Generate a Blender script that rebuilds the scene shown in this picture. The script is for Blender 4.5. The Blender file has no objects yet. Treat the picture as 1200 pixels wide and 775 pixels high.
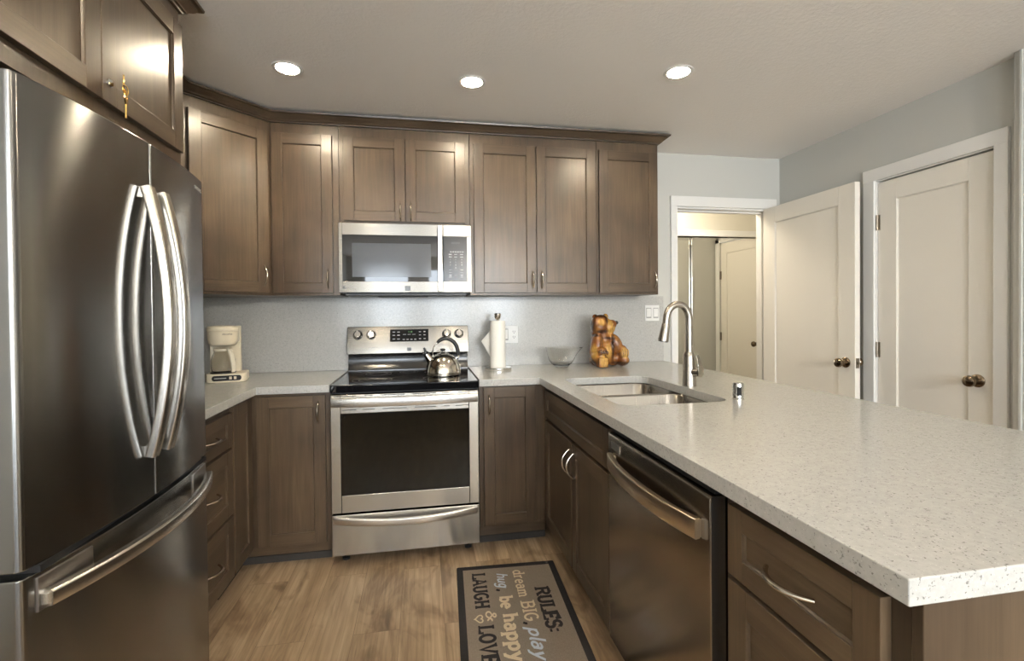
import bpy, bmesh, math, random
from mathutils import Vector, Matrix

random.seed(7)
PI = math.pi
S = bpy.context.scene
COL = S.collection

# ------------------------------------------------------------------ camera, world, lights, exposure
cd = bpy.data.cameras.new('camera')
cam = bpy.data.objects.new('camera', cd)
COL.objects.link(cam)
S.camera = cam
cd.sensor_fit = 'HORIZONTAL'
cd.sensor_width = 36.0
cd.lens = 551.614 / 1200 * 36.0
cd.shift_x = (600 - 594.39) / 1200
cd.shift_y = (373.25 - 387.5) / 1200
cd.clip_start = 0.02
yaw, pitch, roll = 0.1773, -0.0119, -0.0095
fw = Vector((math.sin(yaw) * math.cos(pitch), math.cos(yaw) * math.cos(pitch), math.sin(pitch)))
rt = Vector((math.cos(yaw), -math.sin(yaw), 0))
up = rt.cross(fw)
r2 = rt * math.cos(roll) + up * math.sin(roll)
u2 = -rt * math.sin(roll) + up * math.cos(roll)
M = Matrix.Identity(4)
for i in range(3):
    M[i][0] = r2[i]; M[i][1] = u2[i]; M[i][2] = -fw[i]
M[0][3], M[1][3], M[2][3] = 0.4666, -3.154, 1.2736
cam.matrix_world = M

S.view_settings.view_transform = 'Standard'
S.view_settings.look = 'None'
S.view_settings.gamma = 1.0
S.view_settings.use_curve_mapping = False
S.view_settings.exposure = 0.56

W_ = bpy.data.worlds.new('sky'); S.world = W_; W_.use_nodes = True
W_.node_tree.nodes['Background'].inputs[0].default_value = (0.62, 0.80, 1.0, 1)
W_.node_tree.nodes['Background'].inputs[1].default_value = 2.0

LAMP_COL = (1.0, 0.87, 0.68)
LAMP_STRENGTH = 270.0
def area(name, loc, rot, sx, sy, power, col):
    l = bpy.data.lights.new(name, 'AREA'); l.shape = 'RECTANGLE'; l.size = sx; l.size_y = sy
    l.energy = power; l.color = col
    o = bpy.data.objects.new(name, l); COL.objects.link(o); o.location = loc; o.rotation_euler = rot
    return o
# daylight outside the living-room window behind the camera, shining in through its opening
area('window_daylight', (0.9, -7.5, 1.45), (PI / 2, 0, 0), 3.4, 1.7, 215.0, (0.86, 0.93, 1.0))
# ceiling lamp of the hallway beyond the doorway
hl = bpy.data.lights.new('hall_lamp', 'POINT'); hl.energy = 17.0; hl.color = (1.0, 0.88, 0.70); hl.shadow_soft_size = 0.08
ho = bpy.data.objects.new('hall_lamp', hl); COL.objects.link(ho); ho.location = (2.45, 0.50, 2.28)

# ------------------------------------------------------------------ materials
def newmat(name):
    m = bpy.data.materials.new(name); m.use_nodes = True
    nt = m.node_tree
    return m, nt, nt.nodes['Principled BSDF']
def N(nt, t, **kw):
    n = nt.nodes.new(t)
    for k, v in kw.items():
        setattr(n, k, v)
    return n
def plain(name, col, rough=0.5, metal=0.0, coat=0.0, spec=0.5, trans=0.0, ior=1.45, emit=None, es=0):
    m, nt, b = newmat(name)
    b.inputs['Base Color'].default_value = (*col, 1)
    b.inputs['Roughness'].default_value = rough
    b.inputs['Metallic'].default_value = metal
    b.inputs['Coat Weight'].default_value = coat
    b.inputs['Specular IOR Level'].default_value = spec
    b.inputs['Transmission Weight'].default_value = trans
    b.inputs['IOR'].default_value = ior
    if emit:
        b.inputs['Emission Color'].default_value = (*emit, 1); b.inputs['Emission Strength'].default_value = es
    return m
def ramp(nt, stops):
    r = N(nt, 'ShaderNodeValToRGB')
    e = r.color_ramp.elements
    e[0].position, e[0].color = stops[0][0], (*stops[0][1], 1)
    e[1].position, e[1].color = stops[-1][0], (*stops[-1][1], 1)
    for p, c in stops[1:-1]:
        x = e.new(p); x.color = (*c, 1)
    return r
def coords(nt, scale, rand=True, kind='Object'):
    tc = N(nt, 'ShaderNodeTexCoord'); mp = N(nt, 'ShaderNodeMapping')
    mp.inputs['Scale'].default_value = scale
    nt.links.new(tc.outputs[kind], mp.inputs['Vector'])
    if rand:
        oi = N(nt, 'ShaderNodeObjectInfo'); mu = N(nt, 'ShaderNodeMath', operation='MULTIPLY'); mu.inputs[1].default_value = 37.0
        nt.links.new(oi.outputs['Random'], mu.inputs[0])
        cx = N(nt, 'ShaderNodeCombineXYZ')
        for i in range(3): nt.links.new(mu.outputs[0], cx.inputs[i])
        nt.links.new(cx.outputs[0], mp.inputs['Location'])
    return mp.outputs[0]
def noise(nt, vec, scale, detail=3, rough=0.55, dist=0.0):
    n = N(nt, 'ShaderNodeTexNoise')
    n.inputs['Scale'].default_value = scale; n.inputs['Detail'].default_value = detail
    n.inputs['Roughness'].default_value = rough; n.inputs['Distortion'].default_value = dist
    nt.links.new(vec, n.inputs['Vector'])
    return n
def mixc(nt, fac, a, b, mode='MIX'):
    m = N(nt, 'ShaderNodeMix', data_type='RGBA', blend_type=mode)
    if isinstance(fac, (int, float)): m.inputs[0].default_value = fac
    else: nt.links.new(fac, m.inputs[0])
    for s, v in ((6, a), (7, b)):
        if isinstance(v, tuple): m.inputs[s].default_value = (*v, 1)
        else: nt.links.new(v, m.inputs[s])
    return m.outputs[2]
def bump(nt, b, h, strength=0.2, dist=0.002):
    bp = N(nt, 'ShaderNodeBump'); bp.inputs['Strength'].default_value = strength; bp.inputs['Distance'].default_value = dist
    nt.links.new(h, bp.inputs['Height']); nt.links.new(bp.outputs[0], b.inputs['Normal'])

def wood(name, axis, dark, light, rough=0.33):
    m, nt, b = newmat(name)
    sc = [26, 26, 26]; sc['xyz'.index(axis)] = 1.6
    v = coords(nt, tuple(sc))
    n1 = noise(nt, v, 1.0, 5, 0.6, 0.6)
    v2 = coords(nt, (3, 3, 3)); n2 = noise(nt, v2, 1.0, 2)
    sc2 = [140, 140, 140]; sc2['xyz'.index(axis)] = 5
    v3 = coords(nt, tuple(sc2)); n3 = noise(nt, v3, 1.0, 2)
    r = ramp(nt, [(0.28, dark), (0.5, tuple((a + c) / 2 for a, c in zip(dark, light))), (0.74, light)])
    nt.links.new(n1.outputs[0], r.inputs[0])
    r2_ = ramp(nt, [(0.3, (0.72, 0.70, 0.70)), (0.7, (1.2, 1.18, 1.12))]); nt.links.new(n2.outputs[0], r2_.inputs[0])
    r3_ = ramp(nt, [(0.35, (0.9, 0.9, 0.9)), (0.65, (1.06, 1.06, 1.06))]); nt.links.new(n3.outputs[0], r3_.inputs[0])
    c = mixc(nt, 1.0, r.outputs[0], r2_.outputs[0], 'MULTIPLY')
    c = mixc(nt, 1.0, c, r3_.outputs[0], 'MULTIPLY')
    nt.links.new(c, b.inputs['Base Color'])
    b.inputs['Roughness'].default_value = rough
    b.inputs['Specular IOR Level'].default_value = 0.42
    b.inputs['Coat Weight'].default_value = 0.08; b.inputs['Coat Roughness'].default_value = 0.2
    bump(nt, b, n3.outputs[0], 0.08, 0.001)
    return m
WD, WL = (0.070, 0.048, 0.030), (0.114, 0.079, 0.049)
WOOD_V = wood('stained_wood_upright', 'z', WD, WL)
WOOD_H = wood('stained_wood_crosswise', 'x', WD, WL)
WOOD_CROWN = wood('stained_wood_crown', 'x', tuple(a * .8 for a in WD), tuple(a * .75 for a in WL))

def steel(name, col, rough=0.28, aniso=0.75, along=(0, 0, 1), streak=(0.6, 0.6, 60)):
    m, nt, b = newmat(name)
    b.inputs['Metallic'].default_value = 1.0
    b.inputs['Anisotropic'].default_value = aniso
    cx = N(nt, 'ShaderNodeCombineXYZ')
    for i in range(3): cx.inputs[i].default_value = along[i]
    nt.links.new(cx.outputs[0], b.inputs['Tangent'])
    n1 = noise(nt, coords(nt, streak), 6.0, 3)
    rr = N(nt, 'ShaderNodeMapRange'); rr.inputs[3].default_value = rough - 0.012; rr.inputs[4].default_value = rough + 0.012
    nt.links.new(n1.outputs[0], rr.inputs[0]); nt.links.new(rr.outputs[0], b.inputs['Roughness'])
    r = ramp(nt, [(0.3, tuple(c * 0.985 for c in col)), (0.7, tuple(c * 1.015 for c in col))])
    nt.links.new(n1.outputs[0], r.inputs[0]); nt.links.new(r.outputs[0], b.inputs['Base Color'])
    return m
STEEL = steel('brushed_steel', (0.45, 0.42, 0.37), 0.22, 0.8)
STEEL_SHADE = steel('brushed_steel_darkened', (0.245, 0.228, 0.20), 0.27, 0.85)  # same brushed steel, darkened in colour to mute its bright window reflections
STEEL_FRIDGE = steel('dark_brushed_steel', (0.27, 0.268, 0.262), 0.20, 0.92)
STEEL_DW = steel('dishwasher_steel', (0.36, 0.31, 0.255), 0.20, 0.7)
STEEL_SATIN = plain('satin_steel', (0.70, 0.67, 0.62), 0.26, 1.0)
STEEL_SINK = steel('sink_steel', (0.30, 0.28, 0.25), 0.27, 0.5, (1, 0, 0), (60, 0.6, 0.6))
NICKEL = plain('brushed_nickel', (0.62, 0.56, 0.48), 0.24, 1.0)
FAUCET_M = plain('faucet_nickel', (0.50, 0.46, 0.41), 0.27, 1.0)
CHROME = plain('chrome', (0.78, 0.77, 0.75), 0.07, 1.0)
BRONZE = plain('aged_bronze', (0.26, 0.20, 0.14), 0.2, 1.0)
HINGE_M = plain('hinge_metal', (0.30, 0.26, 0.21), 0.35, 1.0)
BRASS = plain('brass', (0.78, 0.53, 0.18), 0.2, 1.0)
BLACK = plain('black_plastic', (0.012, 0.012, 0.013), 0.35)
BLACK_SATIN = plain('black_enamel', (0.010, 0.010, 0.011), 0.16, spec=0.6)
BLACK_GLASS = plain('black_glass', (0.006, 0.006, 0.007), 0.03, spec=0.6)
OVEN_GLASS = plain('oven_window_glass', (0.008, 0.007, 0.005), 0.04, spec=0.36)
GREY_PRINT = plain('grey_print', (0.45, 0.45, 0.45), 0.5)
MARK_DARK = plain('dark_badge', (0.10, 0.10, 0.10), 0.35, 0.6)
MESH_WIN = plain('microwave_screen', (0.055, 0.06, 0.07), 0.12, spec=0.6)
CREAM = plain('cream_plastic', (0.82, 0.74, 0.58), 0.28)
PAPER = plain('white_paper_towel', (0.84, 0.82, 0.76), 0.9)
PLATE = plain('white_switch_plate', (0.80, 0.80, 0.78), 0.35)
DARKGAP = plain('shadow_gap_rubber', (0.015, 0.014, 0.013), 0.8)
DARK_FILLER = plain('dark_filler', (0.030, 0.022, 0.016), 0.5)
FRIDGE_BODY = plain('fridge_side_grey', (0.10, 0.10, 0.10), 0.45)
GLASS = plain('clear_glass', (1.0, 1.0, 0.99), 0.0, trans=1.0, ior=1.32)
COFFEE_GLASS = plain('carafe_glass', (0.99, 0.98, 0.95), 0.0, trans=1.0, ior=1.25)
MIRROR = plain('mirror', (0.86, 0.86, 0.83), 0.01, 1.0)
WHITE_PAINT = plain('white_semigloss_paint', (0.80, 0.765, 0.69), 0.36)
TRIM_PAINT = plain('white_trim_paint', (0.80, 0.79, 0.76), 0.36)
LED_GREEN = plain('clock_digits', (0.02, 0.04, 0.02), 0.5, emit=(0.35, 0.8, 0.3), es=0.35)
def lens_mat():
    m, nt, b = newmat('lamp_lens')
    b.inputs['Base Color'].default_value = (0.9, 0.88, 0.82, 1)
    b.inputs['Emission Color'].default_value = (*LAMP_COL, 1)
    b.inputs['Emission Strength'].default_value = LAMP_STRENGTH
    return m
LENS = lens_mat()

def paint(name, col, rough=0.6, bs=220, strength=0.10, dist=0.002):
    m, nt, b = newmat(name)
    b.inputs['Base Color'].default_value = (*col, 1); b.inputs['Roughness'].default_value = rough
    b.inputs['Specular IOR Level'].default_value = 0.3
    n1 = noise(nt, coords(nt, (1, 1, 1), False), bs, 3)
    bump(nt, b, n1.outputs[0], strength, dist)
    return m
WALLP = paint('grey_green_wall_paint', (0.56, 0.56, 0.525), 0.55, 220, 0.04)
HALLP = paint('hall_wall_paint', (0.72, 0.69, 0.60), 0.55)
def ceil_mat():
    m, nt, b = newmat('textured_ceiling')
    b.inputs['Base Color'].default_value = (0.90, 0.875, 0.84, 1); b.inputs['Roughness'].default_value = 0.8
    v = coords(nt, (1, 1, 1), False)
    n1 = noise(nt, v, 55, 4, 0.6, 0.4)
    r = ramp(nt, [(0.42, (0, 0, 0)), (0.62, (1, 1, 1))]); nt.links.new(n1.outputs[0], r.inputs[0])
    bump(nt, b, r.outputs[0], 0.22, 0.004)
    return m
CEIL = ceil_mat()
def quartz(name, base, dark):
    m, nt, b = newmat(name)
    v = coords(nt, (1, 1, 1), False)
    c = None
    n0 = noise(nt, v, 90, 4)
    r0 = ramp(nt, [(0.3, tuple(x * 0.90 for x in base)), (0.7, tuple(x * 1.06 for x in base))]); nt.links.new(n0.outputs[0], r0.inputs[0])
    n1 = noise(nt, v, 210, 2, 0.5)
    r1 = ramp(nt, [(0.30, (1, 1, 1)), (0.37, (0, 0, 0))]); nt.links.new(n1.outputs[0], r1.inputs[0])
    c = mixc(nt, r1.outputs[0], r0.outputs[0], dark)
    n2 = noise(nt, v, 300, 1, 0.5)
    r2_ = ramp(nt, [(0.72, (0, 0, 0)), (0.76, (1, 1, 1))]); nt.links.new(n2.outputs[0], r2_.inputs[0])
    c = mixc(nt, r2_.outputs[0], c, (0.85, 0.84, 0.80))
    nt.links.new(c, b.inputs['Base Color'])
    b.inputs['Roughness'].default_value = 0.16
    b.inputs['Specular IOR Level'].default_value = 0.45
    return m
QUARTZ = quartz('white_quartz', (0.50, 0.495, 0.47), (0.23, 0.225, 0.21))

def floor_mat():
    m, nt, b = newmat('oak_plank_floor')
    tc = N(nt, 'ShaderNodeTexCoord')
    mp = N(nt, 'ShaderNodeMapping'); mp.inputs['Rotation'].default_value = (0, 0, PI / 2)
    nt.links.new(tc.outputs['Object'], mp.inputs['Vector'])
    br = N(nt, 'ShaderNodeTexBrick'); br.offset = 0.37; br.squash = 1.0
    br.inputs['Scale'].default_value = 1.0; br.inputs['Brick Width'].default_value = 1.22; br.inputs['Row Height'].default_value = 0.18
    br.inputs['Mortar Size'].default_value = 0.0008; br.inputs['Mortar Smooth'].default_value = 0.3
    br.inputs['Color1'].default_value = (0.0, 0.0, 0.0, 1); br.inputs['Color2'].default_value = (1, 1, 1, 1); br.inputs['Mortar'].default_value = (0.5, 0.5, 0.5, 1)
    nt.links.new(mp.outputs[0], br.inputs['Vector'])
    # shift the grain plank by plank
    sep = N(nt, 'ShaderNodeVectorMath', operation='SCALE'); sep.inputs[0].default_value = (3.1, 9.7, 5.3)
    nt.links.new(br.outputs['Color'], sep.inputs['Scale'])
    ad = N(nt, 'ShaderNodeVectorMath', operation='ADD'); nt.links.new(tc.outputs['Object'], ad.inputs[0]); nt.links.new(sep.outputs[0], ad.inputs[1])
    def stretched(sx, sy):
        q = N(nt, 'ShaderNodeMapping'); q.inputs['Scale'].default_value = (sx, sy, 1); nt.links.new(ad.outputs[0], q.inputs['Vector']); return q.outputs[0]
    n1 = noise(nt, stretched(9, 1.1), 1.0, 5, 0.6, 1.2)
    n2 = noise(nt, stretched(85, 3.0), 1.0, 4, 0.6, 0.4)
    n3 = noise(nt, stretched(5, 2.2), 1.0, 3, 0.6, 1.5)
    r = ramp(nt, [(0.25, (0.19, 0.122, 0.070)), (0.45, (0.37, 0.265, 0.165)), (0.72, (0.53, 0.40, 0.265))])
    nt.links.new(n1.outputs[0], r.inputs[0])
    r2_ = ramp(nt, [(0.3, (0.72, 0.70, 0.66)), (0.6, (1.06, 1.06, 1.06))]); nt.links.new(n2.outputs[0], r2_.inputs[0])
    r3_ = ramp(nt, [(0.32, (0.58, 0.53, 0.48)), (0.47, (1, 1, 1))]); nt.links.new(n3.outputs[0], r3_.inputs[0])
    c = mixc(nt, 1.0, r.outputs[0], r2_.outputs[0], 'MULTIPLY')
    c = mixc(nt, 1.0, c, r3_.outputs[0], 'MULTIPLY')
    rb = ramp(nt, [(0.0, (0.86, 0.85, 0.84)), (1.0, (1.08, 1.08, 1.08))]); nt.links.new(br.outputs['Color'], rb.inputs[0])
    c = mixc(nt, 1.0, c, rb.outputs[0], 'MULTIPLY')
    c = mixc(nt, br.outputs['Fac'], c, (0.14, 0.085, 0.045))
    nt.links.new(c, b.inputs['Base Color'])
    b.inputs['Roughness'].default_value = 0.42
    bump(nt, b, n2.outputs[0], 0.12, 0.001)
    return m
FLOOR = floor_mat()
def pile_mat(name, col, amt=0.25):
    m, nt, b = newmat(name)
    v = coords(nt, (1, 1, 1), False); n1 = noise(nt, v, 380, 3, 0.7)
    r = ramp(nt, [(0.3, tuple(c * (1 - amt) for c in col)), (0.7, tuple(c * (1 + amt) for c in col))]); nt.links.new(n1.outputs[0], r.inputs[0])
    nt.links.new(r.outputs[0], b.inputs['Base Color']); b.inputs['Roughness'].default_value = 0.95
    b.inputs['Specular IOR Level'].default_value = 0.1
    bump(nt, b, n1.outputs[0], 0.5, 0.002)
    return m
RUG_FIELD = pile_mat('taupe_pile', (0.215, 0.178, 0.143))
RUG_BLACK = pile_mat('black_pile', (0.022, 0.020, 0.021))
RUG_CREAM = pile_mat('cream_pile', (0.58, 0.48, 0.33), 0.15)
RUG_BLUE = pile_mat('pale_blue_pile', (0.45, 0.52, 0.60), 0.15)

# ------------------------------------------------------------------ mesh helpers
class MB:
    def __init__(s): s.bm = bmesh.new()
    def box(s, x0, y0, z0, x1, y1, z1, mi=0):
        x0, x1 = sorted((x0, x1)); y0, y1 = sorted((y0, y1)); z0, z1 = sorted((z0, z1))
        v = [s.bm.verts.new(p) for p in ((x0, y0, z0), (x1, y0, z0), (x1, y1, z0), (x0, y1, z0), (x0, y0, z1), (x1, y0, z1), (x1, y1, z1), (x0, y1, z1))]
        for f in ((0, 3, 2, 1), (4, 5, 6, 7), (0, 1, 5, 4), (1, 2, 6, 5), (2, 3, 7, 6), (3, 0, 4, 7)):
            q = s.bm.faces.new([v[i] for i in f]); q.material_index = mi
        return s
    def prism(s, poly, a0, a1, axis='z', mi=0):
        """poly: 2-D points; axis z -> (x,y), axis x -> (y,z), axis y -> (x,z)"""
        def P(p, a):
            return (p[0], p[1], a) if axis == 'z' else ((a, p[0], p[1]) if axis == 'x' else (p[0], a, p[1]))
        A = [s.bm.verts.new(P(p, a0)) for p in poly]; B = [s.bm.verts.new(P(p, a1)) for p in poly]
        n = len(poly)
        fs = [s.bm.faces.new(A), s.bm.faces.new(B[::-1])]
        for i in range(n):
            fs.append(s.bm.faces.new((A[i], B[i], B[(i + 1) % n], A[(i + 1) % n])))
        for f in fs: f.material_index = mi
        return s
    def lathe(s, prof, c=(0, 0, 0), n=32, axis='z', mi=0, sx=1, sy=1):
        rings = []
        for r, h in prof:
            ring = []
            for k in range(n):
                t = 2 * PI * k / n; a, b_ = r * math.cos(t) * sx, r * math.sin(t) * sy
                p = (a, b_, h) if axis == 'z' else ((h, a, b_) if axis == 'x' else (a, h, b_))
                ring.append(s.bm.verts.new((p[0] + c[0], p[1] + c[1], p[2] + c[2])))
            rings.append(ring)
        for i in range(len(rings) - 1):
            for k in range(n):
                f = s.bm.faces.new((rings[i][k], rings[i][(k + 1) % n], rings[i + 1][(k + 1) % n], rings[i + 1][k])); f.material_index = mi
        if prof[0][0] > 1e-6:
            s.bm.faces.new(rings[0][::-1]).material_index = mi
        if prof[-1][0] > 1e-6:
            s.bm.faces.new(rings[-1]).material_index = mi
        return s
    def sweep(s, path, prof, upv=(0, 0, 1), mi=0, closed=False, scales=None):
        """prof: 2-D points (side, up) carried along the path"""
        path = [Vector(p) for p in path]; n = len(path); U = Vector(upv); rings = []
        for i, p in enumerate(path):
            if closed: t = path[(i + 1) % n] - path[i - 1]
            else: t = path[min(i + 1, n - 1)] - path[max(i - 1, 0)]
            t.normalize()
            sd = t.cross(U)
            if sd.length < 1e-5: sd = t.cross(Vector((0.3, 0.9, 0.1)))
            sd.normalize(); uu = sd.cross(t)
            k = scales[i] if scales else 1
            rings.append([s.bm.verts.new(p + sd * a * k + uu * b_ * k) for a, b_ in prof])
        m = len(prof)
        for i in range(n if closed else n - 1):
            A, B = rings[i], rings[(i + 1) % n]
            for k in range(m):
                s.bm.faces.new((A[k], A[(k + 1) % m], B[(k + 1) % m], B[k])).material_index = mi
        if not closed:
            s.bm.faces.new(rings[0][::-1]).material_index = mi; s.bm.faces.new(rings[-1]).material_index = mi
        return s
    def tube(s, path, r, n=12, upv=(0, 0, 1), mi=0, scales=None, flat=1.0):
        return s.sweep(path, [(r * math.cos(2 * PI * k / n), r * flat * math.sin(2 * PI * k / n)) for k in range(n)], upv, mi, False, scales)
    def mitre(s, path, prof, mi=0):
        """horizontal path (x,y points), profile (outward, z), outward = right-hand side of the travel direction, mitred corners"""
        pts = [Vector((p[0], p[1])) for p in path]; n = len(pts); rings = []
        for i, p in enumerate(pts):
            ds = []
            if i > 0: ds.append((pts[i] - pts[i - 1]).normalized())
            if i < n - 1: ds.append((pts[i + 1] - pts[i]).normalized())
            ns = [Vector((d.y, -d.x)) for d in ds]
            if len(ns) == 2:
                b_ = (ns[0] + ns[1]).normalized(); k = 1 / max(0.2, b_.dot(ns[0])); o = b_ * k
            else: o = ns[0]
            rings.append([s.bm.verts.new((p.x + o.x * a, p.y + o.y * a, z)) for a, z in prof])
        m = len(prof)
        for i in range(n - 1):
            for k in range(m):
                s.bm.faces.new((rings[i][k], rings[i][(k + 1) % m], rings[i + 1][(k + 1) % m], rings[i + 1][k])).material_index = mi
        s.bm.faces.new(rings[0][::-1]).material_index = mi; s.bm.faces.new(rings[-1]).material_index = mi
        return s
    def ball(s, c, r, rot=None, seg=20, mi=0):
        m = Matrix.Translation(c) @ (rot.to_4x4() if rot else Matrix.Identity(4)) @ Matrix.Diagonal((*(r if isinstance(r, tuple) else (r, r, r)), 1))
        g = bmesh.ops.create_uvsphere(s.bm, u_segments=seg, v_segments=max(8, seg // 2), radius=1, matrix=m)
        for v in g['verts']:
            for f in v.link_faces: f.material_index = mi
        return s

def put(name, mb, mats, parent=None, bevel=0.0, seg=2, world=False, smooth=True, angle=35):
    bm = mb.bm
    if world and parent is not None:
        mw = Matrix.Translation(parent.location) @ parent.rotation_euler.to_matrix().to_4x4()
        pp = parent.parent
        while pp is not None:
            mw = (Matrix.Translation(pp.location) @ pp.rotation_euler.to_matrix().to_4x4()) @ mw; pp = pp.parent
        bmesh.ops.transform(bm, matrix=mw.inverted(), verts=bm.verts)
    bmesh.ops.recalc_face_normals(bm, faces=bm.faces)
    me = bpy.data.meshes.new(name); bm.to_mesh(me); bm.free()
    for m in (mats if isinstance(mats, (list, tuple)) else [mats]): me.materials.append(m)
    if smooth:
        for p in me.polygons: p.use_smooth = True
        me.set_sharp_from_angle(angle=math.radians(angle))
    o = bpy.data.objects.new(name, me); COL.objects.link(o)
    if parent is not None: o.parent = parent
    if bevel:
        bv = o.modifiers.new('edge', 'BEVEL'); bv.width = bevel; bv.segments = seg; bv.limit_method = 'ANGLE'; bv.angle_limit = math.radians(40)
        bv.harden_normals = True
    return o
def tag(o, label=None, cat=None, group=None, kind=None):
    if label: o['label'] = label
    if cat: o['category'] = cat
    if group: o['group'] = group
    if kind: o['kind'] = kind
    return o
def thing(name, label, cat, loc=(0, 0, 0), rz=0.0, group=None, kind=None):
    o = bpy.data.objects.new(name, None); COL.objects.link(o); o.location = loc; o.rotation_euler = (0, 0, rz)
    o.empty_display_size = 0.05
    return tag(o, label, cat, group, kind)
def struct(name, mb, mats, bevel=0.0, label=None, cat=None):
    o = put(name, mb, mats, None, bevel)
    return tag(o, label, cat, None, 'structure')
def text_mesh(name, txt, size, mat, parent, loc, rot, extrude=0.0004, align='CENTER'):
    cu = bpy.data.curves.new(name, 'FONT'); cu.body = txt; cu.size = size; cu.extrude = extrude
    cu.align_x = align; cu.align_y = 'CENTER'
    t = bpy.data.objects.new(name + '_tmp', cu); COL.objects.link(t)
    dg = bpy.context.evaluated_depsgraph_get(); me = bpy.data.meshes.new_from_object(t.evaluated_get(dg))
    COL.objects.unlink(t); bpy.data.objects.remove(t)
    me.materials.clear(); me.materials.append(mat)
    o = bpy.data.objects.new(name, me); COL.objects.link(o); o.parent = parent; o.location = loc; o.rotation_euler = rot
    return o

# ------------------------------------------------------------------ the room
ZC = 2.416
XL, XR, XN = -0.99, 3.135, 3.085     # left wall, right wall, nearer right wall
YB, YREAR = 0.0, -7.2
DX0, DX1, DZ = 2.282, 3.040, 2.035   # doorway in the back wall
HY = 0.90                            # closet front in the hall
HX = 3.75                            # hall end wall

m = MB(); m.box(XL - .12, YREAR - .12, -.1, 3.95, HY + .7, 0); struct('floor', m, FLOOR)
m = MB(); m.box(XL - .12, YREAR - .12, ZC, 3.95, HY + .7, ZC + .1); struct('ceiling', m, CEIL)
m = MB(); m.box(XL - .12, 0, 0, DX0, .12, ZC); m.box(DX0, 0, DZ, DX1, .12, ZC); m.box(DX1, 0, 0, HX, .12, ZC); struct('wall_back', m, WALLP)
m = MB(); m.box(XL - .12, YREAR - .12, 0, XL, 0, ZC); struct('wall_left', m, WALLP)
# right wall with the closet-door opening
CY0, CY1, CZ = -0.765, -1.378, 2.043
m = MB(); m.box(XR, CY0, 0, XR + .12, 0, ZC); m.box(XR, CY1, CZ, XR + .12, CY0, ZC); m.box(XR, -1.46, 0, XR + .12, CY1, ZC); m.box(XR + .12, -1.46, 0, XR + .14, 0, ZC)
struct('wall_right', m, WALLP)
# the nearer stretch of the right wall stands a little further in, with a rounded corner bead
poly = [(3.28, -1.462), (XN + .012, -1.462), (XN + .004, -1.466), (XN, -1.474), (XN, YREAR), (3.28, YREAR)]
m = MB(); m.prism(poly, 0, ZC); struct('wall_right_near', m, WALLP)
m = MB(); m.box(XN - .010, -1.505, 0, XN, -1.492, ZC); struct('trim_3', m, WALLP, 0.003)
# rear wall with a wide living-room window
WX0, WX1, WZ0, WZ1 = -0.7, 2.6, 0.75, 2.2
m = MB(); m.box(XL - .12, YREAR - .12, 0, WX0, YREAR, ZC); m.box(WX1, YREAR - .12, 0, 3.28, YREAR, ZC); m.box(WX0, YREAR - .12, 0, WX1, YREAR, WZ0); m.box(WX0, YREAR - .12, WZ1, WX1, YREAR, ZC)
struct('wall_rear', m, WALLP)
m = MB()
for a, w_ in ((WX0, .05), (.18, .42), (1.35, .40), (WX1 - .05, .05)): m.box(a, YREAR - .09, WZ0, a + w_, YREAR - .02, WZ1)  # broad mullions added to split the window's reflection in the steel into bands
m.box(WX0, YREAR - .09, WZ0, WX1, YREAR - .02, WZ0 + .05); m.box(WX0, YREAR - .09, WZ1 - .05, WX1, YREAR - .02, WZ1)
win = struct('window_1', m, TRIM_PAINT)
# hallway
m = MB(); m.box(1.0, HY, 2.0, HX, HY + .05, ZC); struct('wall_hall_back', m, HALLP)
m = MB(); m.box(1.0, HY + .6, 0, HX, HY + .65, ZC); struct('wall_closet_back', m, HALLP)
HD0, HD1 = 0.195, 0.865
m = MB(); m.box(HX, 0, 0, HX + .1, HD0, ZC); m.box(HX, HD1, 0, HX + .1, HY + .65, ZC); m.box(HX, HD0, 2.03, HX + .1, HD1, ZC); struct('wall_hall_end', m, HALLP)
m = MB(); m.box(.9, .12, 0, 1.0, HY + .65, ZC); struct('wall_hall_side', m, HALLP)
m = MB(); m.box(1.0, HY - .012, 1.985, HX, HY, 2.035); m.box(1.0, HY - .02, 1.975, HX, HY - .012, 2.0); struct('trim_4', m, TRIM_PAINT, .003)

# a long dark couch, unseen, added to darken the oven window's reflection
SOFA = plain('dark_upholstery', (0.035, 0.030, 0.027), 0.9)
so_ = thing('added_sofa', 'long dark couch added behind the viewpoint to darken the oven window reflection', 'added_sofa', (0.7, -4.6, 0))
m = MB(); m.box(-1.1, -.38, .12, 1.1, .42, .40); put('base', m, SOFA, so_, .02)
m = MB(); m.box(-1.1, .18, .405, 1.1, .42, .80); put('backrest', m, SOFA, so_, .05, 3)
for sx_ in (-1, 1):
    m = MB(); m.box(sx_ * 1.105, -.38, .12, sx_ * 1.30, .42, .62); put('armrest', m, SOFA, so_, .04, 3)
    m = MB(); m.box(sx_ * .01, -.40, .405, sx_ * 1.09, .17, .53); put('seat_cushion', m, SOFA, so_, .03, 3)
    for sy_ in (-.33, .37):
        m = MB(); m.lathe([(.018, 0), (.028, .12)], (sx_ * 1.2, sy_, 0), 14); put('leg', m, BLACK, so_)

# an unseen hanging globe, added behind the viewpoint for frontal light
gl = thing('unseen_globe_lamp', 'unseen white glass globe lamp added behind the viewpoint for frontal light', 'lamp', (1.75, -6.3, 2.02))
m = MB(); m.lathe([(.0001, -.14), (.05, -.131), (.098, -.1), (.131, -.05), (.14, 0), (.131, .05), (.098, .1), (.05, .131), (.03, .136)], n=32); put('globe', m, plain('opal_glass', (.8, .8, .78), .4, emit=(1.0, .95, .87), es=235.0), gl)
m = MB(); m.lathe([(.032, .134), (.032, .17), (.006, .175), (.006, .385), (.05, .39), (.055, .3955)], n=20); put('stem', m, BRONZE, gl)

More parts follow.
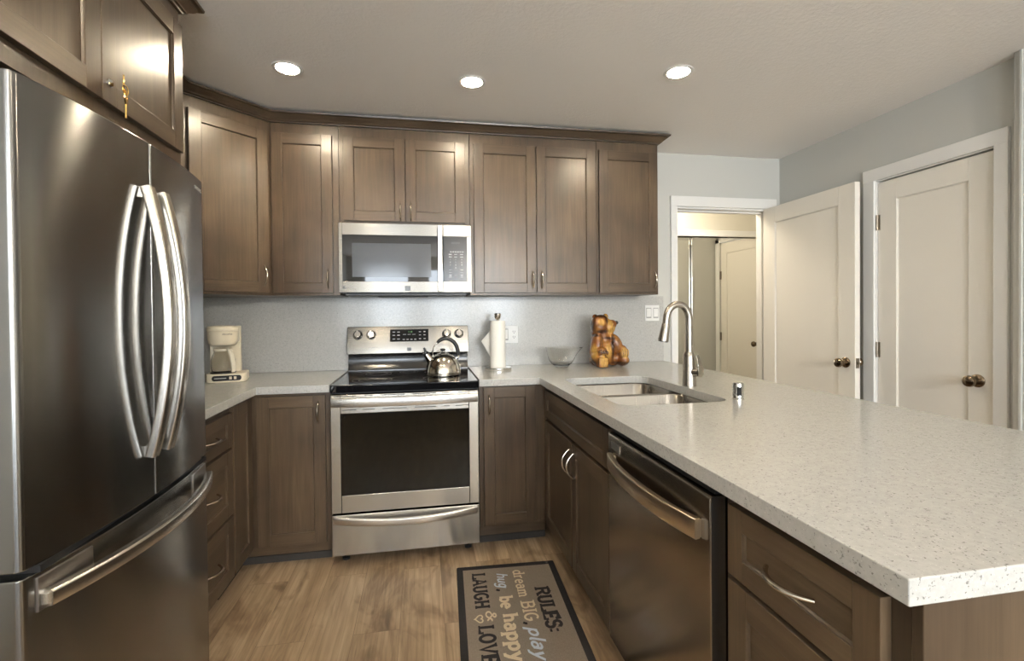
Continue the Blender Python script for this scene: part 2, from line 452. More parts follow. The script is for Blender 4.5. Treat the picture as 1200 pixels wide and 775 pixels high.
# casings
def casing_back():
    m = MB(); w = .062; y0, y1 = -.018, 0
    m.box(DX0 - .046, y0, 0, DX0 + .002, y1, DZ + .07); m.box(DX1 - .002, y0, 0, DX1 + .055, y1, DZ + .07); m.box(DX0 - .047, y0 - .001, DZ - .002, DX1 + .056, y1 - .0002, DZ + .072)
    # jambs and stops
    m.box(DX0, 0, 0, DX0 + .015, .12, DZ); m.box(DX1 - .012, 0, 0, DX1, .12, DZ); m.box(DX0, 0, DZ - .015, DX1, .12, DZ)
    m.box(DX0 + .015, .045, 0, DX0 + .027, .08, DZ - .015); m.box(DX1 - .024, .045, 0, DX1 - .012, .08, DZ - .015); m.box(DX0 + .015, .045, DZ - .027, DX1 - .015, .08, DZ - .015)
    return m
struct('trim_1', casing_back(), TRIM_PAINT, .003)
m = MB()
m.box(XR - .018, CY0 + .062, 0, XR, CY0 - .008, CZ + .065); m.box(XR - .018, CY1 + .008, 0, XR, CY1 - .048, CZ + .065); m.box(XR - .019, CY0 + .063, CZ - .006, XR - .0002, CY1 - .049, CZ + .066)
m.box(XR, CY0 - .012, 0, XR + .12, CY0, CZ); m.box(XR, CY1, 0, XR + .12, CY1 + .012, CZ); m.box(XR, CY0, CZ - .012, XR + .12, CY1, CZ)
struct('trim_2', m, TRIM_PAINT, .003)
m = MB()
m.box(HX - .018, HD0 - .06, 0, HX, HD0 + .004, 2.09); m.box(HX - .018, HD1 - .004, 0, HX, HY - .022, 1.97); m.box(HX - .018, HD0 - .06, 2.026, HX, HY - .022, 2.09)
struct('trim_5', m, TRIM_PAINT, .003)

# shaker doors: local x along width, face towards -y, z up
def door_leaf(w, h, t=.035, sw=.115, two=True):
    m = MB(); rec = .009; br = .115
    def face(y, sgn):
        pass
    m.box(0, 0, 0, sw, t, h); m.box(w - sw, 0, 0, w, t, h)
    m.box(sw, 0, 0, w - sw, t, .22); m.box(sw, 0, h - br, w - sw, t, h)
    m.box(sw, rec, .22, w - sw, t - rec, h - br)
    # small sloped moulding round the panel
    x0, x1, z0, z1 = sw, w - sw, .22, h - br
    for yy, dd in ((rec, -1), (t - rec, 1)):
        e = .007
        for poly, ax, a0, a1 in (([(yy, z0), (yy + dd * rec * .6, z0), (yy, z0 + e)], 'x', x0, x1), ([(yy, z1), (yy + dd * rec * .6, z1), (yy, z1 - e)], 'x', x0, x1)):
            m.prism(poly, a0, a1, ax)
        for poly in ([(x0, yy), (x0, yy + dd * rec * .6), (x0 + e, yy)], [(x1, yy), (x1, yy + dd * rec * .6), (x1 - e, yy)]):
            m.prism(poly, z0, z1, 'z')
    return m
KNOB_PROF = [(.032, 0), (.032, .004), (.027, .009), (.013, .012), (.0115, .028), (.016, .034), (.0255, .042), (.0285, .052), (.026, .062), (.017, .068), (0.0001, .069)]
def door_knob(parent, x, z, y=0, out=-1):
    m = MB(); m.lathe([(r, out * h) for r, h in KNOB_PROF], (x, y, z), 28, 'y'); return put('knob', m, BRONZE, parent)
def hinge(parent, x, y, z):
    m = MB(); m.lathe([(.0065, -.045), (.0065, .045)], (x, y, z), 12); m.box(x - .016, y + .004, z - .045, x + .016, y + .007, z + .045); return put('hinge', m, HINGE_M, parent)

# open door: hinged at the right jamb of the doorway, swung to about a right angle into the kitchen
OW = .765
ang = math.radians(-90 - 0.2)
d1 = thing('door_1', 'white panelled door standing wide open from the hall doorway', 'door', (2.993, -.004, .008), ang, None, 'structure')
put('leaf', door_leaf(OW, 2.022), WHITE_PAINT, d1, .0015)
door_knob(d1, OW - .062, .945, 0, -1)
door_knob(d1, OW - .062, .945, .035, 1)
m = MB(); m.box(OW - .0005, .006, .915, OW + .0015, .029, .975); m.box(OW, .012, .937, OW + .011, .023, .953); put('latch_plate', m, HINGE_M, d1)
# closet door
d2 = thing('door_2', 'closed white panelled closet door in the right wall', 'door', (XR + .004, CY0 - .016, .008), -PI / 2, None, 'structure')
DW2 = (CY0 - CY1) - .032
put('leaf', door_leaf(DW2, CZ - .028, sw=.11), WHITE_PAINT, d2, .0015)
door_knob(d2, DW2 - .068, .91, 0, -1)
for hz in (1.78, 1.025): hinge(d2, -.002, -.006, hz)
# hall end door (seen in the mirror)
d3 = thing('door_3', 'white panelled door at the end of the hall, seen in the closet mirror', 'door', (HX + .006, HD0 + .006, .008), PI / 2, None, 'structure')
d3.rotation_euler.z = -PI / 2; d3.location = (HX + .006, HD1 - .006, .008)
W3 = HD1 - HD0 - .012
put('leaf', door_leaf(W3, 2.015, sw=.10), WHITE_PAINT, d3, .0015)
door_knob(d3, .065, .93, 0, -1)
for hz in (1.66, .98): hinge(d3, W3 + .002, -.008, hz)

# sliding mirror doors of the hall closet
def mirror_door(x0, x1, y, label):
    t = thing('mirror_door', label, 'mirror door', ((x0 + x1) / 2, y, .012), 0, 'sliding mirror doors of the hall closet')
    h = 1.955; w = (x1 - x0) / 2
    m = MB(); m.box(-w + .012, .002, .012, w - .012, .008, h - .012); put('mirror', m, MIRROR, t)
    m = MB()
    m.box(-w, -.004, 0, -w + .018, .014, h); m.box(w - .018, -.004, 0, w, .014, h); m.box(-w, -.003, 0, w, .013, .02); m.box(-w, -.003, h - .02, w, .013, h)
    put('frame', m, CHROME, t, .002)
mirror_door(1.95, 2.995, HY + .028, 'sliding mirror door left of the chrome upright, seen through the doorway')
mirror_door(2.965, HX - .01, HY + .006, 'sliding mirror door right of the chrome upright, reflecting a white door')

# ------------------------------------------------------------------ cabinets
RND = [0]
def shaker(w, h, t=.02, sw=.058, rec=.009):
    """local: x 0..w, front at y=-t, z 0..h ; material 0 upright grain, 1 crosswise"""
    m = MB(); e = .004
    m.box(0, -t, 0, sw, 0, h, 0); m.box(w - sw, -t, 0, w, 0, h, 0)
    m.box(sw, -t, 0, w - sw, 0, sw, 1); m.box(sw, -t, h - sw, w - sw, 0, h, 1)
    m.box(sw, -t + rec, sw, w - sw, 0, h - sw, 0 if h > w * .9 else 1)
    yy = -t + rec
    for poly in ([(yy, sw), (yy - rec * .7, sw), (yy, sw + e)], [(yy, h - sw), (yy - rec * .7, h - sw), (yy, h - sw - e)]): m.prism(poly, sw, w - sw, 'x', 1)
    for poly in ([(sw, yy), (sw, yy - rec * .7), (sw + e, yy)], [(w - sw, yy), (w - sw, yy - rec * .7), (w - sw - e, yy)]): m.prism(poly, sw, h - sw, 'z', 0)
    return m
def pull(parent, x, y, z, L=.112, proj=.032, vertical=True):
    """slender bow pull"""
    n = 17; path = []
    for i in range(n):
        t = -1 + 2 * i / (n - 1)
        out = proj * (1 - abs(t) ** 2.2)
        path.append((0, -out, t * L / 2) if vertical else (t * L / 2, -out, 0))
    m = MB()
    sc = [0.75 + .35 * (1 - (-1 + 2 * i / (n - 1)) ** 2) for i in range(n)]
    m.tube(path, .0062, 10, (1, 0, 0) if vertical else (0, 0, 1), 0, sc, .75)
    o = put('handle', m, NICKEL, parent); o.location = (x, y, z)
    return o
def front(unit, kind, x, z, w, h, hd=None, frame_y=0.0):
    d = put(kind, shaker(w, h, sw=.058 if h > .2 else .046), [WOOD_V, WOOD_H], unit, .0018)
    d.location = (x, frame_y, z)
    if hd:
        hx, hz, vert = hd
        pull(d, hx - x, -.02, hz - z, vertical=vert)
    return d
def carcass(w, d, z0, z1, closed=True, rs=.0375):
    m = MB()
    if closed:
        m.box(0, 0, z0, w, d, z1)
    else:
        t = .018
        m.box(0, 0, z0, t, d, z1); m.box(w - t, 0, z0, w, d, z1); m.box(t, d - t, z0, w - t, d, z1); m.box(t, 0, z0, w - t, d - t, z0 + t)
        m.box(t, 0, z0 + t, t + .02, .02, z1); m.box(w - rs, 0, z0 + t, w - t, .02, z1); m.box(t + .02, 0, z1 - .02, w - rs, .02, z1)
    return m
def toekick(w, d, unit, y=.07):
    m = MB(); m.box(.0, y, 0, w, d, .10); return put('toe_kick', m, [WOOD_H], unit)

UF = -.306                       # face of the wall cabinets
UZ0, UZ1, DT = 1.383, 2.356, 2.2955
# corner wall cabinet with a diagonal face
cu = thing('corner_wall_cabinet', 'diagonal corner wall cabinet with one wide door, nearest the refrigerator', 'cabinet', (-.369, UF, UZ0), PI / 4)
poly = [(-.369, -.002), (-.369, UF), (-.369 - .318, UF - .318), (XL + .002, UF - .318), (XL + .002, -.002)]
m = MB(); m.prism(poly, UZ0, UZ1); put('body', m, WOOD_V, cu, .001, world=True)
DGW = .4497
d = front(cu, 'door', -DGW + .036, .014, DGW - .06, DT - UZ0 - .014, None)
pull(d, DGW - .06 - .030, -.02, .095)
def wall_unit(name, label, x0, x1, z0, doors, group=None):
    u = thing(name, label, 'cabinet', (x0, UF, z0), 0, group)
    w = x1 - x0
    m = MB(); m.box(.0008, 0, 0, w - .0008, -UF - .002, UZ1 - z0); put('body', m, WOOD_V, u, .001)
    for (a, b_, hx, hz) in doors:
        d = front(u, 'door', a - x0, .013, b_ - a, DT - z0 - .013)
        pull(d, hx - a, -.02, hz - z0 - .013)
    return u
wall_unit('wall_cabinet', 'tall single door wall cabinet between the diagonal corner cabinet and the microwave', -.369, 0.0, UZ0, [(-.359, -.036, -.062, 1.478)])
wall_unit('wall_cabinet', 'short two door wall cabinet above the microwave', 0.0, .752, 1.8, [(.0255, .3715, .345, 1.875), (.3765, .7235, .405, 1.875)])
wall_unit('wall_cabinet', 'tall two door wall cabinet right of the microwave', .752, 1.559, UZ0, [(.777, 1.1595, 1.135, 1.478), (1.1640, 1.5455, 1.192, 1.478)])
wall_unit('wall_cabinet', 'tall single door wall cabinet at the right end, above the carved bear', 1.559, 1.9796, UZ0, [(1.5715, 1.968, 1.941, 1.478)])
# left wall cabinet, tucked behind the cabinet over the refrigerator
lu = thing('wall_cabinet', 'wall cabinet on the left wall between the corner cabinet and the over-refrigerator cabinet', 'cabinet', (-.686, -1.279, UZ0), PI / 2)
m = MB(); m.box(0.0008, 0, 0, .653, .30, UZ1 - UZ0); put('body', m, WOOD_V, lu, .001)
front(lu, 'door', .02, .013, .60, DT - UZ0 - .013)
# cabinet over the refrigerator
OFY0, OFY1 = -2.185, -1.283
ou = thing('over_fridge_cabinet', 'deep two door cabinet above the stainless refrigerator', 'cabinet', (-.38, OFY0, 1.80), PI / 2)
ow = OFY1 - OFY0
m = MB(); m.box(0, 0, 0, ow, .605, UZ1 - 1.80); put('body', m, WOOD_V, ou, .001)
sy = -1.735 - OFY0
dl = front(ou, 'door', .025, .05, sy - .027, DT - 1.85)
dr = front(ou, 'door', sy + .002, .05, ow - sy - .022, DT - 1.85)
m = MB(); m.lathe([(.011, -.0205), (.011, -.026), (.008, -.029), (.0001, -.029)], (.022, 0, .052), 20, 'y'); lk = put('lock', m, CHROME, dr); tag(lk, 'small chrome cam lock')

# crown moulding along all wall cabinets
CP = [(0, 2.3565), (.010, 2.3565), (.012, 2.362), (.020, 2.364), (.024, 2.370), (.034, 2.376), (.046, 2.388), (.052, 2.393), (.060, 2.395), (.062, 2.404), (0, 2.404)]
m = MB(); m.mitre([(-.686, -1.2815), (-.686, -.6225 + .0), (-.369, UF), (1.9796, UF), (1.9796, -.003)], CP)
tag(put('crown_molding', m, WOOD_CROWN, None, 0), 'dark wood crown molding running over the diagonal and the back wall cabinets', 'molding')
m = MB(); m.mitre([(-.38, OFY0 - .0), (-.38, OFY1), (-.62, OFY1)], CP)
tag(put('crown_molding', m, WOOD_CROWN, None, 0), 'dark wood crown molding on top of the cabinet over the refrigerator', 'molding')

# base cabinets
BZ = .876
BF = -.610
# L-shaped corner base with two doors
cb = thing('corner_base_cabinet', 'L-shaped corner base cabinet with two doors left of the oven range', 'cabinet', (-.395, BF, 0), 0)
poly = [(XL + .002, -.002), (-.006, -.002), (-.006, BF), (-.395, BF), (-.395, -.868), (XL + .002, -.868)]
m = MB(); m.prism(poly, .10, BZ); put('body', m, WOOD_V, cb, .001, world=True)
poly = [(XL + .004, -.004), (-.006, -.004), (-.006, BF + .045), (-.455, BF + .045), (-.455, -.868), (XL + .004, -.868)]
m = MB(); m.prism(poly, 0, .0995); put('toe_kick', m, WOOD_H, cb, 0, world=True)
m = MB(); m.box(-.454, BF + .037, 0, -.007, BF + .0445, .036); m.box(-.4545, -.866, 0, -.447, BF + .037, .036); put('vinyl_base', m, plain('grey_vinyl_base', (.040, .036, .033), .7), cb, .001, world=True)
d = front(cb, 'door', -.357 + .395, .108, .357 - .030, .755)
pull(d, .357 - .030 - .033, -.02, .667)
d = put('door', shaker(.226, .755), [WOOD_V, WOOD_H], cb, .0018); d.rotation_euler = (0, 0, PI / 2); d.location = (0, -.8585 - BF, .108)
# drawer base on the left run
db = thing('drawer_base_cabinet', 'three drawer base cabinet between the refrigerator and the corner', 'cabinet', (-.395, -1.330, 0), PI / 2)
m = carcass(.460, .593, .10, BZ); put('body', m, WOOD_V, db, .001); toekick(.460, .59, db)
for z, h in ((.692, .150), (.392, .287), (.108, .272)):
    d = front(db, 'drawer', .015, z, .436, h); pull(d, .218, -.02, h * .5, vertical=False)
# base right of the range
rb = thing('base_cabinet', 'narrow single door base cabinet between the oven range and the peninsula', 'cabinet', (.762, BF, 0), 0)
m = carcass(.376, .606, .10, BZ, False, .075); put('body', m, WOOD_V, rb, .001); toekick(.376, .60, rb, .045)
m = MB(); m.box(.002, .038, 0, .374, .0445, .036); put('vinyl_base', m, plain('grey_vinyl_base_b', (.040, .036, .033), .7), rb, .001)
d = front(rb, 'door', .786 - .762, .116, .289, .754); pull(d, .028, -.02, .655)
# peninsula cabinets: face towards the range side (-x)
PF = 1.139
sb = thing('sink_base_cabinet', 'two door sink base cabinet with a false drawer front, under the sink', 'cabinet', (PF, -.612, 0), -PI / 2)
sw_ = 1.560 - .612
m = carcass(sw_, .59, .10, BZ, False); m.box(.0, 0, .10, .042, .012, BZ); put('body', m, WOOD_V, sb, .001); toekick(sw_, .585, sb)
front(sb, 'false_drawer_front', .042, .700, sw_ - .053, .150)
d = front(sb, 'door', .042, .112, 1.1185 - .612 - .044, .572); pull(d, 1.1185 - .612 - .044 - .030, -.02, .475)
d = front(sb, 'door', 1.1225 - .612, .112, 1.551 - 1.1225, .572); pull(d, .030, -.02, .475)
m = MB(); m.box(0, .062, 0, sw_, .0695, .05); put('vinyl_base', m, plain('brown_base', (.12, .075, .045), .5), sb, .001)
# drawer base at the near end of the peninsula, with its end panel
pb = thing('peninsula_drawer_cabinet', 'drawer base cabinet at the near end of the peninsula, right of the dishwasher', 'cabinet', (PF, -2.222, 0), -PI / 2)
m = carcass(.385, .59, .10, BZ); put('body', m, WOOD_V, pb, .001); toekick(.385, .585, pb)
m = MB(); m.box(.3855, -.0015, 0, .402, .60, BZ); put('end_panel', m, WOOD_V, pb, .0015)
for z, h in ((.700, .152), (.402, .286), (.108, .282)):
    d = front(pb, 'drawer', .006, z, .350, h); pull(d, .175, -.02, h * .5, L=.115, proj=.032, vertical=False)
# filler between dishwasher and drawers, and the peninsula back panel
fp = thing('filler_panel', 'narrow dark filler strip between dishwasher and near drawers', 'panel', (PF, -2.199, 0), -PI / 2)
m = MB(); m.box(-.019, .014, .0, .021, .59, BZ); put('board', m, DARK_FILLER, fp)
bp_ = MB(); bp_.box(1.7405, -2.6235, 0, 1.758, -.002, BZ); tag(put('peninsula_back_panel', bp_, WOOD_V, None, .001), 'wood panel closing the dining side of the peninsula', 'panel')

# ------------------------------------------------------------------ countertops and backsplash
def slab(outline, hole, z0, z1):
    bm = bmesh.new()
    def loop(pts):
        v = [bm.verts.new((x, y, z0)) for x, y in pts]
        return [bm.edges.new((v[i], v[(i + 1) % len(v)])) for i in range(len(v))]
    es = loop(outline)
    if hole: es += loop(hole)
    g = bmesh.ops.triangle_fill(bm, use_beauty=True, use_dissolve=False, edges=es)
    fs = [f for f in bm.faces]
    bmesh.ops.dissolve_limit(bm, angle_limit=.01, verts=bm.verts, edges=bm.edges) if not hole else None
    fs = list(bm.faces)
    ex = bmesh.ops.extrude_face_region(bm, geom=fs)
    bmesh.ops.translate(bm, vec=(0, 0, z1 - z0), verts=[g_ for g_ in ex['geom'] if isinstance(g_, bmesh.types.BMVert)])
    mb = MB(); mb.bm.free(); mb.bm = bm
    return mb
def rrect(x0, y0, x1, y1, r, n=6):
    pts = []
    for cx, cy, a in ((x1 - r, y1 - r, 0), (x0 + r, y1 - r, 90), (x0 + r, y0 + r, 180), (x1 - r, y0 + r, 270)):
        for i in range(n + 1):
            t = math.radians(a + 90 * i / n); pts.append((cx + r * math.cos(t), cy + r * math.sin(t)))
    return pts
CT, CZ0 = .917, .879
CFY = -.654
tag(put('countertop', slab([(XL + .002, -1.335), (-.347, -1.335), (-.347, CFY), (-.004, CFY), (-.004, -.002), (XL + .002, -.002)], None, CZ0, CT), QUARTZ, None, .0025, smooth=False), 'white speckled quartz countertop left of the range, under the coffee maker', 'countertop')
SX0, SX1, SY0, SY1 = 1.200, 1.672, -1.487, -.718
tag(put('countertop', slab([(.7594, CFY), (1.0935, CFY), (1.0935, -2.6405), (2.1736, -2.6405), (2.1736, -.002), (.7594, -.002)], rrect(SX0, SY0, SX1, SY1, .075), CZ0, CT), QUARTZ, None, .0025, smooth=False), 'long white speckled quartz countertop of the peninsula with the sink cutout', 'countertop')
m = MB(); m.box(XL + .016, -.0135, CT + .0006, 2.1736, -.0012, UZ0 - .0015)
tag(put('backsplash', m, QUARTZ), 'full height speckled quartz backsplash behind the range', 'backsplash')
m = MB(); m.box(XL + .0012, -1.335, CT + .0006, XL + .0135, -.002, UZ0 - .0015)
tag(put('backsplash', m, QUARTZ), 'speckled quartz backsplash on the left wall behind the coffee maker', 'backsplash')

# sink: two stainless bowls under the counter
sk = thing('sink', 'double bowl stainless undermount sink in the peninsula countertop', 'sink', ((SX0 + SX1) / 2, (SY0 + SY1) / 2, .68))
def bowl_mesh(x0, y0, x1, y1, top, depth, r):
    bm = bmesh.new(); rings = []
    for z, ins, rr in ((top, -.012, r + .01), (top, 0, r), (top - .006, .003, r), (top - depth + .03, .012, r), (top - depth + .008, .022, r), (top - depth, .045, max(.02, r - .02)), (top - depth - .004, .16, .03)):
        rings.append([bm.verts.new((x, y, z)) for x, y in rrect(x0 + ins, y0 + ins, x1 - ins, y1 - ins, min(rr, (x1 - x0) / 2 - ins - .001, (y1 - y0) / 2 - ins - .001), 6)])
    for a, b_ in zip(rings, rings[1:]):
        n = len(a)
        for i in range(n): bm.faces.new((a[i], a[(i + 1) % n], b_[(i + 1) % n], b_[i]))
    bm.faces.new(rings[-1])
    mb = MB(); mb.bm.free(); mb.bm = bm
    return mb
YD_ = -1.055
for nm, lab, (y0, y1), dep in (('bowl', 'sink bowl nearer the wall', (YD_ + .012, SY1 + .008), .19), ('bowl', 'sink bowl nearer the dishwasher', (SY0 - .008, YD_ - .012), .19)):
    o = put(nm, bowl_mesh(SX0 - .008, y0, SX1 + .008, y1, .8765, dep, .075), STEEL_SINK, sk, world=True)
    so = o.modifiers.new('thick', 'SOLIDIFY'); so.thickness = .0015; so.offset = -1
    c = MB(); c.lathe([(.042, 0), (.042, .003), (.03, .004), (.028, .001), (.0001, .001)], ((SX0 + SX1) / 2, (y0 + y1) / 2, .8765 - dep - .0035), 24); put('drain', c, CHROME, sk, world=True)
# faucet
fa = thing('faucet', 'brushed nickel gooseneck pull-down faucet standing behind the sink', 'faucet', (1.7145, -1.100, CT))
m = MB(); m.lathe([(.0325, 0), (.0325, .004), (.0315, .008), (.0285, .10), (.0270, .135), (.0255, .15), (.0205, .158), (.0195, .163)], n=32); put('body', m, FAUCET_M, fa)
neck = [(0, 0, .155), (0, 0, .22), (0, 0, .30)]
R = .058; zc = .318
for i in range(0, 13):
    t = PI * i / 12 * .94
    neck.append((-R + R * math.cos(t), 0, zc + R * math.sin(t) * 1.22))
neck.append((-.120, 0, .290))
m = MB(); m.tube(neck, .0168, 16, (0, 1, 0)); put('neck', m, FAUCET_M, fa)
a = Vector((-.118, 0, .298)); b_ = Vector((-.1345, 0, .215))
m = MB(); m.tube([a + (b_ - a) * t for t in (0, .03, .5, .9, 1)], .0205, 20, (0, 1, 0), 0, [.90, .93, 1.07, 1.2, 1.17]); put('spray_head', m, FAUCET_M, fa)
m = MB(); m.tube([a + (b_ - a) * t for t in (1.0, 1.03)], .0215, 20, (0, 1, 0)); put('nozzle', m, BLACK, fa)
ax_ = Vector((.42, -.907, 0)); wd_ = Vector((.907, .42, 0))
m = MB(); m.tube([ax_ * .012 + Vector((0, 0, .068)), ax_ * .045 + Vector((0, 0, .068)), ax_ * .050 + Vector((0, 0, .068))], .0195, 20, (0, 0, 1), 0, [1.08, 1.0, .94]); put('valve', m, FAUCET_M, fa)
path_ = [ax_ * .0535 + wd_ * .004 + Vector((0, 0, .046)), ax_ * .056 + wd_ * .006 + Vector((0, 0, .060)), ax_ * .056 + wd_ * .006 + Vector((0, 0, .082)), ax_ * .053 + wd_ * .002 + Vector((0, 0, .112)), ax_ * .046 - wd_ * .004 + Vector((0, 0, .150))]
m = MB(); m.sweep(path_, [(-.0225, -.002), (-.014, -.005), (.014, -.005), (.0225, -.002), (.0225, .002), (.014, .004), (-.014, .004), (-.0225, .002)], tuple(ax_), 0, False, [.62, .98, .98, .66, .44]); put('lever', m, FAUCET_M, fa, .001)
# dishwasher air gap
ag = thing('air_gap_cap', 'short polished chrome air gap cap beside the faucet', 'air gap', (1.711, -1.457, CT))
m = MB(); m.lathe([(.0235, 0), (.0235, .004), (.0215, .006), (.0215, .062), (.0195, .067), (.015, .069), (.0001, .069)], n=32); put('cap', m, CHROME, ag)
m = MB()
m.box(-.016, -.0225, .018, -.0005, -.0130, .052); put('slot', m, BLACK, ag)

# ------------------------------------------------------------------ wall plates
def wall_plate(label, x0, x1, z0, z1, kinds):
    t = thing('wall_plate', label, 'wall plate', ((x0 + x1) / 2, -.0136, z0))
    w = (x1 - x0) / 2; h = z1 - z0
    m = MB(); m.box(-w, -.006, 0, w, 0, h); put('plate', m, PLATE, t, .002)
    n = len(kinds); gw = 2 * w / n
    for i, k in enumerate(kinds):
        cx = -w + gw * (i + .5)
        if k == 's':
            m = MB(); m.box(cx - .0195, -.0066, h * .17, cx + .0195, -.0058, h * .83); put('rocker_gap_shade', m, plain('gap_shade_grey', (.38, .38, .37), .6), t)  # thin grey plate painted as the shade in the gap round the rocker
            m = MB(); m.prism([(-.0062, h * .22), (-.0105, h * .5 + .012), (-.0075, h * .78), (-.0062, h * .78)], cx - .016, cx + .016, 'x'); put('rocker', m, PLATE, t, .001)
        else:
            m = MB(); m.box(cx - .017, -.0075, h * .2, cx + .017, -.006, h * .8); q = put('receptacle', m, PLATE, t, .001)
            m = MB()
            for dz in (.36, .66):
                m.box(cx - .008, -.0081, h * dz - .005, cx - .0055, -.0075, h * dz + .007); m.box(cx + .0055, -.0081, h * dz - .004, cx + .008, -.0075, h * dz + .006)
                m.lathe([(.0025, -.0081), (.0025, -.0075)], (cx, 0, h * dz - .010), 10, 'y')
            put('slots', m, BLACK, q)
wall_plate('white double rocker switch plate under the right end of the wall cabinets', 2.030, 2.138, 1.206, 1.318, 'ss')
wall_plate('white plate with switch and outlet behind the paper towel roll', .985, 1.103, 1.067, 1.186, 'so')

# ------------------------------------------------------------------ refrigerator
FX = -.285
fr = thing('refrigerator', 'stainless french door refrigerator with bottom freezer drawer', 'refrigerator', (FX, -1.737, 0), PI / 2)
HW, BOW = .388, .035
def fy(x): return -BOW * (1 - (x / HW) ** 2)
def bowed(x0, x1, z0, z1, back=.062, r0=0, r1=0):
    pts = []
    n = 18
    if r0:
        for i in range(7):
            a = PI / 2 * i / 6; pts.append((x0 + r0 - r0 * math.cos(a), fy(x0 + r0) + r0 - r0 * math.sin(a)))
    xa, xb = x0 + (r0 or 0), x1 - (r1 or 0)
    for i in range(n + 1):
        x = xa + (xb - xa) * i / n
        if (i == 0 and r0): continue
        pts.append((x, fy(x)))
    if r1:
        for i in range(1, 7):
            a = PI / 2 * i / 6; pts.append((x1 - r1 + r1 * math.sin(a), fy(x1 - r1) + r1 - r1 * math.cos(a)))
    pts += [(x1, back), (x0, back)]
    m = MB(); m.prism(pts, z0, z1); return m
m = MB(); m.box(-HW + .004, .064, .03, HW - .004, .655, 1.722); put('body', m, FRIDGE_BODY, fr, .004)
m = MB(); m.box(-HW + .02, .02, .0, HW - .02, .62, .0295); put('base_grille', m, BLACK, fr)
dA = put('door', bowed(-HW, -.003, .790, 1.738, r0=.014, r1=.005), STEEL_FRIDGE, fr, .003)
dB = put('door', bowed(.003, HW, .790, 1.738, r0=.005, r1=.014), STEEL_FRIDGE, fr, .003)
dF = put('freezer_drawer', bowed(-HW, HW, .045, .776, r0=.014, r1=.014), STEEL_FRIDGE, fr, .003)
m = MB(); m.box(-HW + .03, -.012, .776, HW - .03, .058, .790); put('gasket', m, BLACK, fr)
m = MB(); m.box(-.0028, -.030, .792, .0028, .05, 1.737); sm = put('door_seam', m, STEEL_SATIN, fr)
for x in (-.30, .30):
    m = MB(); m.box(x - .05, .05, 1.7385, x + .05, .16, 1.756); put('hinge_cover', m, FRIDGE_BODY, fr, .004)
def rr_prof(a, b_, r=.006):
    return [(x, y) for x, y in rrect(-a, -b_, a, b_, r, 3)]
for x, dd in ((-.0365, dA), (.0365, dB)):
    path = []
    for i in range(25):
        t = -1 + 2 * i / 24
        path.append((x, fy(x) - .012 - .048 * (1 - abs(t) ** 2.0), 1.259 + t * .352))
    m = MB(); m.sweep(path, rr_prof(.0168, .012), (0, -1, 0)); 
    m.box(x - .012, fy(x) - .013, .908, x + .012, fy(x) + .002, .935); m.box(x - .012, fy(x) - .013, 1.583, x + .012, fy(x) + .002, 1.610)
    put('handle', m, STEEL_SATIN, dd)
path = []
for i in range(29):
    t = -1 + 2 * i / 28
    path.append((t * .352, fy(t * .352) - .014 - .036 * (1 - abs(t) ** 2.2), .722))
m = MB(); m.sweep(path, rr_prof(.012, .0165), (0, 0, 1)); hF = put('handle', m, STEEL_SATIN, dF)
for s in (-1, 1):
    m = MB(); pts = []
    xs = [s * (.232 + .128 * i / 6) for i in range(7)]
    poly = [(x, fy(x) - .004) for x in xs] + [(x, fy(x) + .004) for x in xs[::-1]]
    m.prism(poly, .698, .766); q = put('handle_bracket', m, plain('bracket_steel_%d' % (s + 1), (.42, .40, .38), .3, 1.0), dF, .0015)
    m = MB(); a_ = s * .345; m.box(a_ - .012, fy(a_) - .016, .711, a_ + .012, fy(a_) - .003, .733); put('handle_post', m, STEEL_SATIN, dF, .001)
xs_ = .335
nrm = math.atan2(2 * BOW * xs_ / HW ** 2, 1)
text_mesh('logo', 'SAMSUNG', .0155, plain('logo_silver', (.62, .60, .57), .3, .8), dB, (xs_, fy(xs_) - .0008, 1.700), (PI / 2, 0, nrm), .0004)

# ------------------------------------------------------------------ range
RW = .7554
rg = thing('range', 'freestanding stainless electric range with black glass cooktop', 'range', (RW / 2, -.34, 0))
def rput(name, mb, mat, par=None, **k): return put(name, mb, mat, par or rg, world=True, **k)
m = MB(); m.box(.003, -.625, .035, RW - .003, -.03, .898); rput('body', m, plain('range_side_enamel', (.03, .03, .032), .35), bevel=.002)
m = MB(); m.box(0, -.655, .8725, RW, -.045, .9125); ct = rput('cooktop', m, BLACK_GLASS, bevel=.004)
m = MB()
for cx, cy, r in ((.19, -.49, .105), (.55, -.49, .085), (.20, -.22, .075), (.57, -.22, .095), (.378, -.18, .055)):
    for rr in (r, r * .68):
        m.sweep([(cx + rr * math.cos(2 * PI * i / 48), cy + rr * math.sin(2 * PI * i / 48), .9127) for i in range(48)], [(-.0009, 0), (.0009, 0), (.0009, .0002), (-.0009, .0002)], (0, 0, 1), 0, True)
rput('burner_ring', m, plain('burner_print', (.05, .05, .052), .3), ct)
